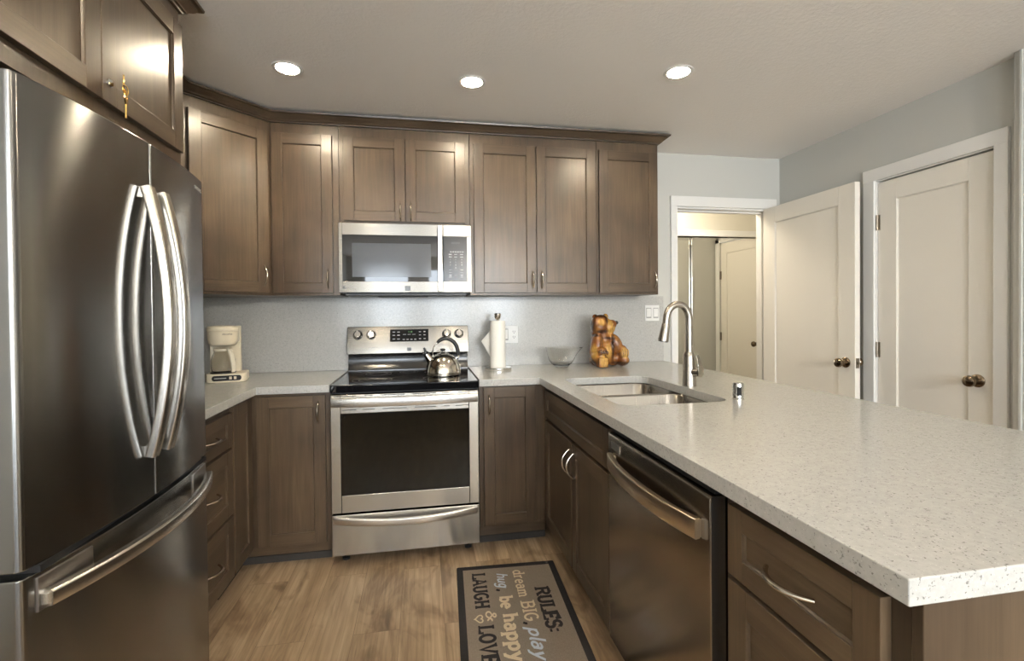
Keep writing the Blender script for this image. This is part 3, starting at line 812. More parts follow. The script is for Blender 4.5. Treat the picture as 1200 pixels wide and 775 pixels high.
# backguard: black riser, then a tilted steel console
m = MB(); m.prism([(-.020, .9125), (-.085, .9125), (-.085, .925), (-.072, .945), (-.066, 1.005), (-.072, 1.024), (-.020, 1.024)], .003, RW - .003, 'x'); rput('riser', m, BLACK_SATIN, bevel=.001)
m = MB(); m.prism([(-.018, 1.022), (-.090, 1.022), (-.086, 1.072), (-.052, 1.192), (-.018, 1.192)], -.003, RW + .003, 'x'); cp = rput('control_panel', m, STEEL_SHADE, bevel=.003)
tl = math.atan2(.034, .12)                      # tilt of the console face
def on_console(x, z, out=0.0):
    y = -.086 + (z - 1.072) / .12 * .034
    return Vector((x, y - out * math.cos(tl), z + out * math.sin(tl)))
def console_plate(name, x0, x1, z0, z1, out, mat, par):
    m = MB(); bm = m.bm
    q = []
    for o_ in (-.001, out):
        q.append([bm.verts.new(on_console(x, z, o_)) for x, z in ((x0, z0), (x1, z0), (x1, z1), (x0, z1))])
    bm.faces.new(q[1]); bm.faces.new(q[0][::-1])
    for i in range(4): bm.faces.new((q[0][i], q[0][(i + 1) % 4], q[1][(i + 1) % 4], q[1][i]))
    return rput(name, m, mat, par)
dp = console_plate('display', .259, .501, 1.096, 1.172, .0015, BLACK_GLASS, cp)
def bar(m, x, z, w, h):
    m = MB(); bm = m.bm; bm.faces.new([bm.verts.new(on_console(a, c, .0019)) for a, c in ((x - w / 2, z - h / 2), (x + w / 2, z - h / 2), (x + w / 2, z + h / 2), (x - w / 2, z + h / 2))]); rput('button', m, GREY_PRINT, dp)
for x in (.283, .312, .447, .476):
    for z in (1.156, 1.136, 1.112): bar(m, x, z, .016 if x < .4 else .013, .0055)
for x in (.350, .379, .408): bar(m, x, 1.140, .020, .003)
for x in (.345, .369, .393, .417): bar(m, x, 1.109, .014, .006)
p = on_console(.385, 1.156, .0018)
t_ = text_mesh('clock', '1:18', .016, LED_GREEN, dp, p - Vector((RW / 2, -.34, 0)), (PI / 2 - tl, 0, 0), .0002)
for x in (.062, .143, .617, .697):
    c = on_console(x, 1.140)
    m = MB(); m.lathe([(.0255, 0), (.0255, -.005), (.022, -.008), (.0205, -.024), (.018, -.027), (.0001, -.027)], (0, 0, 0), 28, 'y'); m.box(-.0055, -.036, -.022, .0055, -.020, .022)
    bmesh.ops.transform(m.bm, matrix=Matrix.Translation(c) @ Matrix.Rotation(-tl, 4, 'X'), verts=m.bm.verts)
    kn = rput('knob', m, [CHROME], cp, bevel=.0008)
    m = MB(); m.lathe([(.0295, .0), (.0295, -.002), (.026, -.002)], (0, 0, 0), 28, 'y')
    bmesh.ops.transform(m.bm, matrix=Matrix.Translation(c) @ Matrix.Rotation(-tl, 4, 'X'), verts=m.bm.verts)
    rput('knob_skirt', m, BLACK, kn)
m = MB(); m.box(.366, -.0895, 1.036, .392, -.088, 1.058); rput('badge', m, MARK_DARK, cp)
# oven door
m = MB(); fz0, fz1 = .268, .866
m.box(.004, -.680, fz0, .0525, -.632, fz1); m.box(RW - .055, -.680, fz0, RW - .004, -.632, fz1); m.box(.0525, -.680, fz0, RW - .055, -.632, .357); m.box(.0525, -.680, .771, RW - .055, -.632, fz1)
od = rput('oven_door', m, STEEL, bevel=.003)
m = MB(); m.box(.0525, -.6795, .357, RW - .055, -.640, .771); rput('oven_window', m, OVEN_GLASS, od, bevel=.001)
def bow_handle(x0, x1, z, hh, y0, bow, sag=0.0, base=.012):
    path = []
    for i in range(25):
        t = -1 + 2 * i / 24
        path.append((x0 + (x1 - x0) * (t + 1) / 2, y0 - base - bow * (1 - abs(t) ** 2.3), z - sag * (1 - t * t)))
    m = MB(); m.sweep(path, rr_prof(.009, hh / 2, .004), (0, 0, 1))
    m.box(x0, y0 - base, z - hh / 2 + .004, x0 + .022, y0 + .001, z + hh / 2 - .004); m.box(x1 - .022, y0 - base, z - hh / 2 + .004, x1, y0 + .001, z + hh / 2 - .004)
    return m
rput('handle', bow_handle(.012, RW - .012, .830, .044, -.680, .024, 0, .012), STEEL_SATIN, od)
for xs in ((.02, .13), (.17, .21), (.25, .37), (.41, .53), (.56, .60), (.64, .735)):
    m = MB(); m.box(xs[0], -.6806, .8585, xs[1], -.6795, .8625); rput('vent_slot', m, BLACK, od)
for xs in ((.06, .13), (.16, .22), (.26, .38), (.42, .53), (.57, .60), (.63, .70)):
    m = MB(); m.box(xs[0], -.6806, .7885, xs[1], -.6795, .7915); rput('vent_slot', m, BLACK, od)
# storage drawer
m = MB(); m.box(.004, -.680, .052, RW - .004, -.632, .2585); dd = rput('storage_drawer', m, STEEL, bevel=.003)
rput('handle', bow_handle(.016, RW - .016, .238, .034, -.680, .030, .020, .006), STEEL_SATIN, dd)
for x, y in ((.06, -.60), (RW - .06, -.60), (.06, -.10), (RW - .06, -.10)):
    m = MB(); m.lathe([(.020, 0), (.020, .010), (.010, .014), (.010, .036)], (x, y, 0), 16); rput('foot', m, BLACK, None)

# ------------------------------------------------------------------ microwave over the range
mw = thing('microwave', 'stainless over-the-range microwave with black control panel', 'microwave', (RW / 2, -.18, 1.394))
def mput(name, mb, mat, par=None, **k): return put(name, mb, mat, par or mw, world=True, **k)
MY = -.352
m = MB(); m.box(.003, -.318, 1.394, RW - .003, -.014, 1.7955); mput('body', m, BLACK, bevel=.002)
m = MB()
m.box(.0, MY, 1.398, .019, -.318, 1.795); m.box(.019, MY, 1.398, .590, -.318, 1.461); m.box(.019, MY, 1.7275, .590, -.318, 1.795)
m.box(.590, MY, 1.398, RW, -.318, 1.463); m.box(.590, MY, 1.7275, RW, -.318, 1.795); m.box(.7285, MY, 1.463, RW, -.318, 1.7275)
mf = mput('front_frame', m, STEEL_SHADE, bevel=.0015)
m = MB(); m.box(.019, MY + .001, 1.461, .590, -.318, 1.7275); wn = mput('door_window', m, BLACK_GLASS, mf)
m = MB(); m.box(.073, MY + .0003, 1.487, .518, MY + .001, 1.681); mput('screen', m, MESH_WIN, wn)
m = MB(); m.box(.5555, MY - .034, 1.402, .5835, MY - .018, 1.786); m.box(.560, MY - .018, 1.41, .579, MY, 1.435); m.box(.560, MY - .018, 1.755, .579, MY, 1.78); mput('handle', m, STEEL_SATIN, mf, bevel=.004)
m = MB(); m.box(.593, MY + .0005, 1.464, .728, -.318, 1.727); kp = mput('control_panel', m, plain('panel_black', (.014, .014, .015), .18), mf)
def fr_bar(m, x, z, w, h, y=MY + .0001, nm='button', mat=GREY_PRINT):
    m = MB(); m.bm.faces.new([m.bm.verts.new(p) for p in ((x - w / 2, y, z - h / 2), (x + w / 2, y, z - h / 2), (x + w / 2, y, z + h / 2), (x - w / 2, y, z + h / 2))]); mput(nm, m, mat, kp)
for x in (.634, .648, .662, .676, .690, .704):
    for z in (1.637,): fr_bar(m, x, z, .010, .006)
for r, z in enumerate((1.622, 1.607)):
    for x in (.630, .662, .697): fr_bar(m, x, z, .018, .0045)
for z in (1.530, 1.515, 1.502, 1.488):
    for x in (.630, .697): fr_bar(m, x, z, .017, .0035)
for x in (.630, .662, .697): fr_bar(m, x, 1.497, .014, .004)
fr_bar(m, .662, 1.690, .052, .010, MY + .0001, 'display', plain('panel_display', (.05, .055, .06), .2))
for i, ch in enumerate('1234567890'):
    r, c_ = divmod(i, 3); x = (.630, .662, .697)[c_ if i < 9 else 1]; z = 1.592 - .0165 * r
    text_mesh('digit', ch, .012, GREY_PRINT, kp, Vector((x, MY + .0002, z)) - Vector((RW / 2, -.18, 1.394)), (PI / 2, 0, 0), .0001)
m = MB(); m.box(.366, MY - .001, 1.408, .398, MY, 1.435); mput('badge', m, MARK_DARK, mf)
text_mesh('logo', 'K', .030, MARK_DARK, mf, Vector((.030, MY - .0003, 1.425)) - Vector((RW / 2, -.18, 1.394)), (PI / 2, 0, 0), .0003)
m = MB(); m.box(.03, -.33, 1.3815, RW - .03, -.06, 1.394); m.box(.20, -.20, 1.377, .50, -.10, 1.3815); mput('vent_underside', m, BLACK, mw, bevel=.002)

# ------------------------------------------------------------------ dishwasher
dw = thing('dishwasher', 'stainless dishwasher with bowed handle built into the peninsula', 'dishwasher', (1.120, -1.872, 0), -PI / 2)
m = MB(); m.box(-.298, .046, .09, .298, .56, .865); put('body', m, BLACK, dw, .002)
m = MB(); m.box(-.290, .07, .0, .290, .55, .089); put('toe_kick', m, BLACK, dw)
m = MB(); m.prism([(-.004, .105), (-.008, .6), (-.008, .835), (-.004, .845), (.044, .848), (.044, .105)], -.302, .302, 'x'); dwd = put('door', m, STEEL_DW, dw, .003)
m = MB(); m.box(-.300, .006, .8485, .300, .05, .868); put('control_strip', m, BLACK, dw, .001)
mm = bow_handle(-.268, .268, .757, .050, -.008, .032, 0, .010); put('handle', mm, plain('dishwasher_handle', (.68, .60, .48), .28, 1.0), dwd)
m = MB(); m.box(-.272, -.0105, .795, -.198, -.0078, .822); bdg = put('vent_badge', m, STEEL_SATIN, dwd, .001)
m = MB()
for k in range(4): m.box(-.268, -.0112, .799 + k * .0055, -.202, -.0104, .802 + k * .0055)
put('vent_slats', m, plain('badge_grey', (.25, .24, .22), .4, .7), bdg)
for xa, xb in ((-.3035, -.3025), (.3022, .3045)):
    m = MB(); m.box(xa, -.006, .105, xb, .03, .845); put('edge_trim', m, STEEL_SATIN, dwd)

# ------------------------------------------------------------------ kettle
kt = thing('kettle', 'stainless whistling tea kettle with black handle on the cooktop', 'kettle', (.580, -.37, .9130))
m = MB(); m.lathe([(.094, 0), (.100, .004), (.102, .014), (.1005, .03), (.095, .058), (.084, .085), (.066, .107), (.046, .119), (.034, .123)], n=48); kb = put('body', m, plain('kettle_steel', (.72, .68, .60), .09, 1.0), kt)
m = MB(); m.lathe([(.1035, .006), (.1035, .010), (.1015, .012), (.1015, .004)], n=48); put('base_band', m, plain('kettle_base', (.35, .32, .28), .25, 1.0), kb)
m = MB(); m.lathe([(.036, .122), (.034, .126), (.02, .131), (.006, .134), (.006, .140)], n=32); ld = put('lid', m, CHROME, kt)
m = MB(); m.lathe([(.006, .138), (.014, .142), (.016, .148), (.012, .154), (.0001, .156)], n=24); put('lid_knob', m, BLACK, ld)
m = MB(); m.tube([(-.070, -.010, .088), (-.085, -.012, .106), (-.098, -.013, .126)], .020, 18, (0, 1, 0), 0, [1.25, 1.0, .85]); put('spout', m, plain('spout_steel', (.62, .57, .50), .15, 1.0), kt)
m = MB(); m.tube([(-.096, -.013, .123), (-.103, -.013, .134)], .0185, 18, (0, 1, 0)); m.tube([(-.1, -.013, .132), (-.104, -.013, .150), (-.110, -.013, .162)], .0075, 10, (0, 1, 0), 0, [1.2, .9, .8]); put('whistle_cap', m, BLACK, kt)
grip = [(-.032, 0, .188), (-.020, 0, .201), (0, 0, .211), (.022, 0, .213), (.045, 0, .206), (.066, 0, .190), (.080, 0, .168), (.087, 0, .142), (.088, 0, .112)]
m = MB(); m.tube(grip, .0115, 14, (0, 1, 0), 0, [.7, .95, 1, 1, 1, 1, 1.05, 1.1, 1.0]); put('handle_grip', m, BLACK, kt)
m = MB(); m.tube([(-.058, 0, .108), (-.060, 0, .135), (-.052, 0, .163), (-.034, 0, .187)], .0042, 10, (0, 1, 0)); put('handle_post', m, CHROME, kt)
m = MB(); m.tube([(.072, 0, .095), (.086, 0, .098), (.088, 0, .116)], .0095, 12, (0, 1, 0)); put('handle_post', m, CHROME, kt)

# ------------------------------------------------------------------ paper towel holder and roll
ph = thing('paper_towel_holder', 'steel upright paper towel holder on the counter right of the range', 'towel holder', (.930, -.225, CT))
m = MB(); m.lathe([(.084, 0), (.085, .004), (.085, .012), (.082, .015), (.02, .016)], n=40); put('base', m, CHROME, ph)
m = MB(); m.lathe([(.006, .016), (.006, .315)], n=12); m.lathe([(.006, .313), (.014, .316), (.0205, .330), (.0215, .350), (.017, .353), (.0001, .353)], n=24); put('post', m, NICKEL, ph)
pr = thing('paper_towel_roll', 'white paper towel roll with loose sheet on the steel holder', 'paper towel', (.930, -.225, CT + .0165))
m = MB(); m.lathe([(.021, 0), (.0475, 0), (.0485, .004), (.0485, .286), (.0475, .290), (.021, .290), (.0205, .286), (.0205, .004), (.021, 0)], n=40); put('roll', m, PAPER, pr)
m = MB(); bm = m.bm
sheet = [[(.010, .0500, .030), (.010, .0500, .260)], [(-.030, .0420, .036), (-.030, .0420, .246)], [(-.052, .0365, .075), (-.052, .0365, .218)], [(-.076, .0340, .118), (-.076, .0340, .190)], [(-.101, .0330, .160), (-.101, .0330, .164)]]
g = [[bm.verts.new(p) for p in row] for row in sheet]
for i in range(4): bm.faces.new((g[i][0], g[i + 1][0], g[i + 1][1], g[i][1]))
o = put('loose_sheet', m, PAPER, pr); so = o.modifiers.new('t', 'SOLIDIFY'); so.thickness = .0012

# ------------------------------------------------------------------ glass bowl with a pouring lip
gb = thing('glass_bowl', 'clear glass mixing bowl with pouring spout on the counter', 'bowl', (1.352, -.200, CT + .0005))
bm = bmesh.new(); n = 64; rings = []
prof = [(.0001, .000), (.040, 0), (.046, .003), (.047, .008), (.066, .022), (.083, .048), (.094, .085), (.1005, .122), (.102, .127), (.100, .127), (.0985, .121), (.0918, .085), (.0805, .049), (.063, .025), (.044, .013), (.0001, .012)]
for r, z in prof:
    ring = []
    for k in range(n):
        t = 2 * PI * k / n
        lip = max(0, math.cos(t)) ** 14 * max(0, (z - .05) / .076) ** 2 * .042
        zz = z + max(0, math.cos(t)) ** 14 * max(0, (z - .05) / .076) * .004
        ring.append(bm.verts.new(((r + lip) * math.cos(t), (r + lip) * math.sin(t), zz)))
    rings.append(ring)
for a, b_ in zip(rings, rings[1:]):
    for k in range(n): bm.faces.new((a[k], a[(k + 1) % n], b_[(k + 1) % n], b_[k]))
bm.faces.new(rings[0][::-1]); bm.faces.new(rings[-1])
mb = MB(); mb.bm.free(); mb.bm = bm
o = put('shell', mb, GLASS, gb, angle=60); o.rotation_euler.z = -.25

# ------------------------------------------------------------------ carved wooden bear
br = thing('carved_bear', 'carved wooden seated bear figurine looking up on the counter', 'figurine', (1.640, -.240, CT + .0055), .06)
def bear_mesh():
    mb = MB()
    E = lambda *a: Matrix.Rotation(math.radians(a[0]), 3, 'Y') if len(a) == 1 else (Matrix.Rotation(math.radians(a[2]), 3, 'Z') @ Matrix.Rotation(math.radians(a[0]), 3, 'Y') @ Matrix.Rotation(math.radians(a[1]), 3, 'X'))
    L = [((-.010, .005, .095), (.100, .080, .100), None), ((-.022, .0, .165), (.080, .066, .060), None), ((.052, .01, .050), (.074, .078, .055), None),
         ((-.028, .005, .212), (.066, .058, .060), None), ((-.034, .0, .268), (.066, .060, .066), None), ((-.05, -.012, .25), (.052, .052, .055), None),
         ((.010, -.020, .252), (.048, .040, .052), E(-12)), ((.032, -.028, .270), (.032, .030, .030), None), ((.0, -.006, .212), (.046, .045, .034), None),
         ((-.062, .022, .318), (.020, .013, .019), None), ((.010, .020, .318), (.020, .014, .022), None),
         ((-.072, -.045, .060), (.046, .066, .058), None), ((-.064, -.070, .040), (.036, .034, .040), None),
         ((-.078, -.034, .140), (.038, .048, .078), E(10)), ((-.064, -.080, .104), (.036, .032, .026), None),
         ((.052, -.040, .140), (.042, .046, .074), E(-24)), ((.086, -.070, .096), (.032, .028, .040), None),
         ((.092, -.045, .038), (.044, .068, .040), None), ((.116, .02, .03), (.02, .04, .03), None), ((-.068, .02, .035), (.034, .06, .036), None)]
    for c, r, q in L: mb.ball(c, r, q, 20)
    mb.box(-.096, -.116, .001, -.036, -.066, .060); mb.box(.062, -.098, .060, .112, -.06, .112)
    for k in range(4):      # toes of the hind foot, fingers of the right paw
        mb.ball((-.088 + k * .0165, -.108, .096 - abs(k - 1.5) * .003), (.0085, .012, .013))
        mb.ball((.066 + k * .0145, -.094, .084 + k * .001), (.0065, .012, .026))
    me = bpy.data.meshes.new('bear_tmp'); mb.bm.to_mesh(me); mb.bm.free()
    o = bpy.data.objects.new('bear_tmp', me); COL.objects.link(o)
    rm = o.modifiers.new('r', 'REMESH'); rm.mode = 'VOXEL'; rm.voxel_size = .0038
    sm_ = o.modifiers.new('s', 'SMOOTH'); sm_.factor = .5; sm_.iterations = 3
    dg = bpy.context.evaluated_depsgraph_get(); out = bpy.data.meshes.new_from_object(o.evaluated_get(dg))
    bpy.data.objects.remove(o)
    return out
me = bear_mesh(); me.name = 'body'
honey, brown, dark = Vector((.44, .20, .034)), Vector((.19, .060, .012)), Vector((.035, .014, .006))
pale = Vector((.56, .32, .072))
ca = me.color_attributes.new('stain', 'FLOAT_COLOR', 'POINT')
def blob(p, c, r): 
    d = math.sqrt(sum(((p[i] - c[i]) / r[i]) ** 2 for i in range(3))); return max(0, min(1, (1.3 - d) / .6))
PALE = [((-.062, -.118, .042), (.030, .030, .040)), ((-.052, -.055, .284), (.020, .04, .022)), ((.008, -.06, .262), (.018, .04, .062)), ((.010, .0, .318), (.02, .03, .022)), ((.026, -.05, .235), (.024, .03, .022)), ((.088, -.098, .088), (.028, .02, .036)), ((-.012, -.08, .10), (.022, .03, .055)), ((-.105, -.05, .09), (.02, .04, .05))]
DARK = [((-.035, -.01, .330), (.036, .06, .026)), ((-.092, .0, .262), (.018, .05, .05)), ((-.014, -.058, .300), (.010, .03, .026)), ((-.085, -.03, .20), (.02, .05, .012)), ((-.105, -.03, .03), (.02, .06, .03)), ((-.045, -.05, .225), (.04, .03, .012)), ((.020, -.07, .135), (.010, .04, .07)), ((-.062, -.112, .100), (.036, .02, .010)), ((.058, .012, .3), (.012, .03, .02)), ((.0, -.05, .182), (.05, .03, .009)), ((.05, -.1, .02), (.07, .06, .014)), ((.02, -.10, .05), (.012, .05, .05))]
for i, v in enumerate(me.vertices):
    p = v.co
    t = .5 + .5 * math.sin(p.x * 55 + 1.3 * math.sin(p.z * 70) + p.z * 30)
    c = brown.lerp(honey, .05 + .38 * t)
    for cc, rr in PALE: c = c.lerp(pale, blob(p, cc, rr))
    for cc, rr in DARK: c = c.lerp(dark, .85 * blob(p, cc, rr))
    for k in range(1, 4):
        xk = -.096 + k * .0165
        if abs(p.x - xk) < .0025 and p.y < -.085 and .08 < p.z < .112: c = c.lerp(dark, .8)
        xk = .0588 + k * .0145
        if abs(p.x - xk) < .0022 and p.y < -.078 and .06 < p.z < .112: c = c.lerp(dark, .8)
    ca.data[i].color = (*c, 1)
bmat, nt, b = newmat('carved_stained_wood')
at = N(nt, 'ShaderNodeAttribute'); at.attribute_name = 'stain'
nn = noise(nt, coords(nt, (60, 60, 18), False), 1.0, 4, .65, .6)
rr_ = ramp(nt, [(.3, (.55, .5, .45)), (.65, (1.15, 1.12, 1.05))]); nt.links.new(nn.outputs[0], rr_.inputs[0])
nt.links.new(mixc(nt, 1.0, at.outputs['Color'], rr_.outputs[0], 'MULTIPLY'), b.inputs['Base Color'])
b.inputs['Roughness'].default_value = .25; b.inputs['Coat Weight'].default_value = .5
bump(nt, b, nn.outputs[0], .5, .006)
me.materials.clear(); me.materials.append(bmat)
for p_ in me.polygons: p_.use_smooth = True; p_.material_index = 0
o = bpy.data.objects.new('body', me); COL.objects.link(o); o.parent = br
m = MB(); m.ball((.0595, -.036, .280), (.0135, .014, .0125)); put('nose', m, plain('burnt_wood', (.02, .012, .008), .3), br)

# ------------------------------------------------------------------ coffee maker
cm = thing('coffee_maker', 'small cream drip coffee maker with glass carafe in the left corner', 'coffee maker', (-.598, -.365, CT), math.radians(12))
cm.scale = (.90, .95, 1.0)
def cput(n_, mb, mat, par=None, **k): return put(n_, mb, mat, par or cm, **k)
base = [(-.090, .10), (-.090, -.045), (-.080, -.068), (-.060, -.080), (-.030, -.086), (.085, -.086), (.108, -.080), (.120, -.062), (.124, -.03), (.118, .10)]
m = MB(); m.prism(base, .0, .046); bs = cput('base', m, CREAM, bevel=.006, seg=3)
m = MB(); pr_ = rrect(-.052, .010, .100, .038, .013, 5); m.prism(pr_, -.0885, -.080, 'y'); pn = cput('control_panel', m, BLACK, bs, bevel=.001)
for x in (.044, .068):
    m = MB(); m.box(x - .007, -.0915, .017, x + .007, -.088, .032); cput('switch', m, CREAM, pn, bevel=.0015)
m = MB(); m.box(-.040, -.0892, .022, .022, -.0884, .026); cput('panel_print', m, GREY_PRINT, pn)
m = MB(); m.lathe([(.068, .046), (.068, .051), (.06, .053), (.0001, .053)], (-.005, -.008, 0), 36); cput('hot_plate', m, plain('hot_plate', (.06, .055, .05), .3, .5), bs)
m = MB(); m.prism([(-.086, .095), (-.086, .052), (-.07, .056), (.07, .056), (.080, .052), (.080, .095)], .046, .298); cput('tower', m, CREAM, bevel=.005)
m = MB(); m.lathe([(.05, .196), (.066, .198), (.076, .208), (.081, .235), (.0835, .272)], (-.003, -.012, 0), 40); m.box(-.080, -.01, .21, .075, .06, .272); bk = cput('basket', m, CREAM, bevel=.003)
m = MB(); m.lathe([(.085, .2725), (.0865, .277), (.0865, .290), (.078, .298), (.04, .302), (.0001, .303)], (-.003, -.012, 0), 40); cput('lid', m, CREAM, None)
tz = .248
a_ = .42
text_mesh('logo', 'MR.COFFEE', .0105, plain('logo_brown', (.08, .05, .03), .5), bk, (-.003 + .0838 * math.sin(a_), -.012 - .0838 * math.cos(a_), .256), (PI / 2, 0, a_), .0004)
m = MB(); m.lathe([(.052, .0535), (.061, .058), (.065, .085), (.064, .115), (.056, .140), (.047, .158), (.046, .166), (.044, .166), (.045, .158), (.054, .139), (.0622, .115), (.0632, .086), (.059, .060), (.0001, .056)], (-.005, -.010, 0), 40); cf = cput('carafe', m, COFFEE_GLASS, None, angle=60)
m = MB(); m.lathe([(.048, .164), (.050, .168), (.048, .178), (.03, .182), (.0001, .183)], (-.005, -.010, 0), 36); cput('carafe_lid', m, CREAM, cf)
m = MB(); m.lathe([(.0645, .125), (.0660, .125), (.0660, .138), (.058, .140)], (-.005, -.010, 0), 36); 
hp = [(.028, -.055, .172), (.040, -.078, .168), (.053, -.098, .145), (.060, -.108, .112), (.064, -.110, .078), (.062, -.104, .060)]
m = MB(); m.sweep(hp, rr_prof(.012, .007, .004), (1, -1, 0), 0, False, [.9, 1, 1.1, 1.1, 1.05, .9]); m.tube([(.030, -.062, .070), (.058, -.100, .066)], .005, 8); cput('carafe_handle', m, plain('cream_handle', (.82, .76, .62), .25), cf)

# ------------------------------------------------------------------ keys in the lock of the over-fridge cabinet
KS = 1.45
ky = thing('key_set', 'two brass keys hanging from the lock of the cabinet above the refrigerator', 'keys', (-.329, -1.744, 1.900), PI / 2)
ky.scale = (KS, KS, KS)
def key(parent, ang, z0):
    m = MB()
    m.sweep([(.0105 * math.cos(2 * PI * i / 20), 0, .0105 * math.sin(2 * PI * i / 20)) for i in range(20)], [(-.0035, -.0012), (.0035, -.0012), (.0035, .0012), (-.0035, .0012)], (0, 1, 0), 0, True)
    m.lathe([(.0095, -.0008), (.0095, .0008)], (0, 0, 0), 20, 'y')
    m.box(-.0028, -.001, -.040, .0028, .001, -.010)
    for k in range(3): m.box(.0028, -.001, -.037 + k * .007, .0048, .001, -.033 + k * .007)
    o = put('key', m, BRASS, parent); o.rotation_euler = (0, ang, 0); return o
k1 = key(ky, 0, 0); k1.location = (.012, -.010, .0); k1.rotation_euler = (0, math.radians(-100), math.radians(30))
k2 = key(ky, 0, 0); k2.location = (.026, -.006, -.022); k2.rotation_euler = (0, math.radians(3), math.radians(20))
m = MB(); m.sweep([(.021 + .0085 * math.cos(2 * PI * i / 24), -.008, -.010 + .0085 * math.sin(2 * PI * i / 24)) for i in range(24)], [(.001 * math.cos(PI * k / 3), .001 * math.sin(PI * k / 3)) for k in range(6)], (0, 1, 0), 0, True); put('ring', m, BRASS, ky)

# ------------------------------------------------------------------ recessed ceiling lights
def can_light(x, y, label, grp='recessed ceiling lights'):
    t = thing('recessed_light', label, 'ceiling light', (x, y, ZC), 0, grp)
    m = MB(); m.lathe([(.050, -.001), (.052, -.004), (.066, -.0035), (.069, -.0002)], n=40); put('trim_ring', m, TRIM_PAINT, t)
    m = MB(); m.lathe([(.050, -.0022), (.0001, -.0022)], n=40); put('lens', m, LENS, t)
can_light(-.137, -.817, 'round recessed ceiling light nearest the refrigerator')
can_light(.7184, -.8225, 'round recessed ceiling light above the range, middle of the three')
can_light(1.682, -1.073, 'round recessed ceiling light above the peninsula sink')
can_light(-.05, -2.45, 'round recessed ceiling light overhead in front of the refrigerator')
can_light(.80, -2.60, 'round recessed ceiling light overhead in the middle of the kitchen')

# ------------------------------------------------------------------ rug with lettering
RWd, RLn = .490, .735
ra = math.radians(-2.7)
rug = thing('kitchen_rug', 'taupe kitchen rug with black border and printed words on the floor', 'rug', (1.107 - .245 * math.cos(ra) - RLn / 2 * -math.sin(ra) * -1, -.839 - .245 * math.sin(ra) - RLn / 2 * math.cos(ra), 0.0005), ra)
# exact placement: far right corner of the rug on the floor
cx_ = Vector((1.107, -.839)) + Vector((math.cos(ra), math.sin(ra))) * (-RWd / 2) + Vector((math.sin(ra), -math.cos(ra))) * (RLn / 2)
rug.location = (cx_.x, cx_.y, .0005)
m = MB(); m.prism(rrect(-RWd / 2, -RLn / 2, RWd / 2, RLn / 2, .008, 3), 0, .006); put('border', m, RUG_BLACK, rug, .002)
m = MB(); m.box(-RWd / 2 + .030, -RLn / 2 + .034, .0055, RWd / 2 - .031, RLn / 2 - .034, .0068); put('field', m, RUG_FIELD, rug)
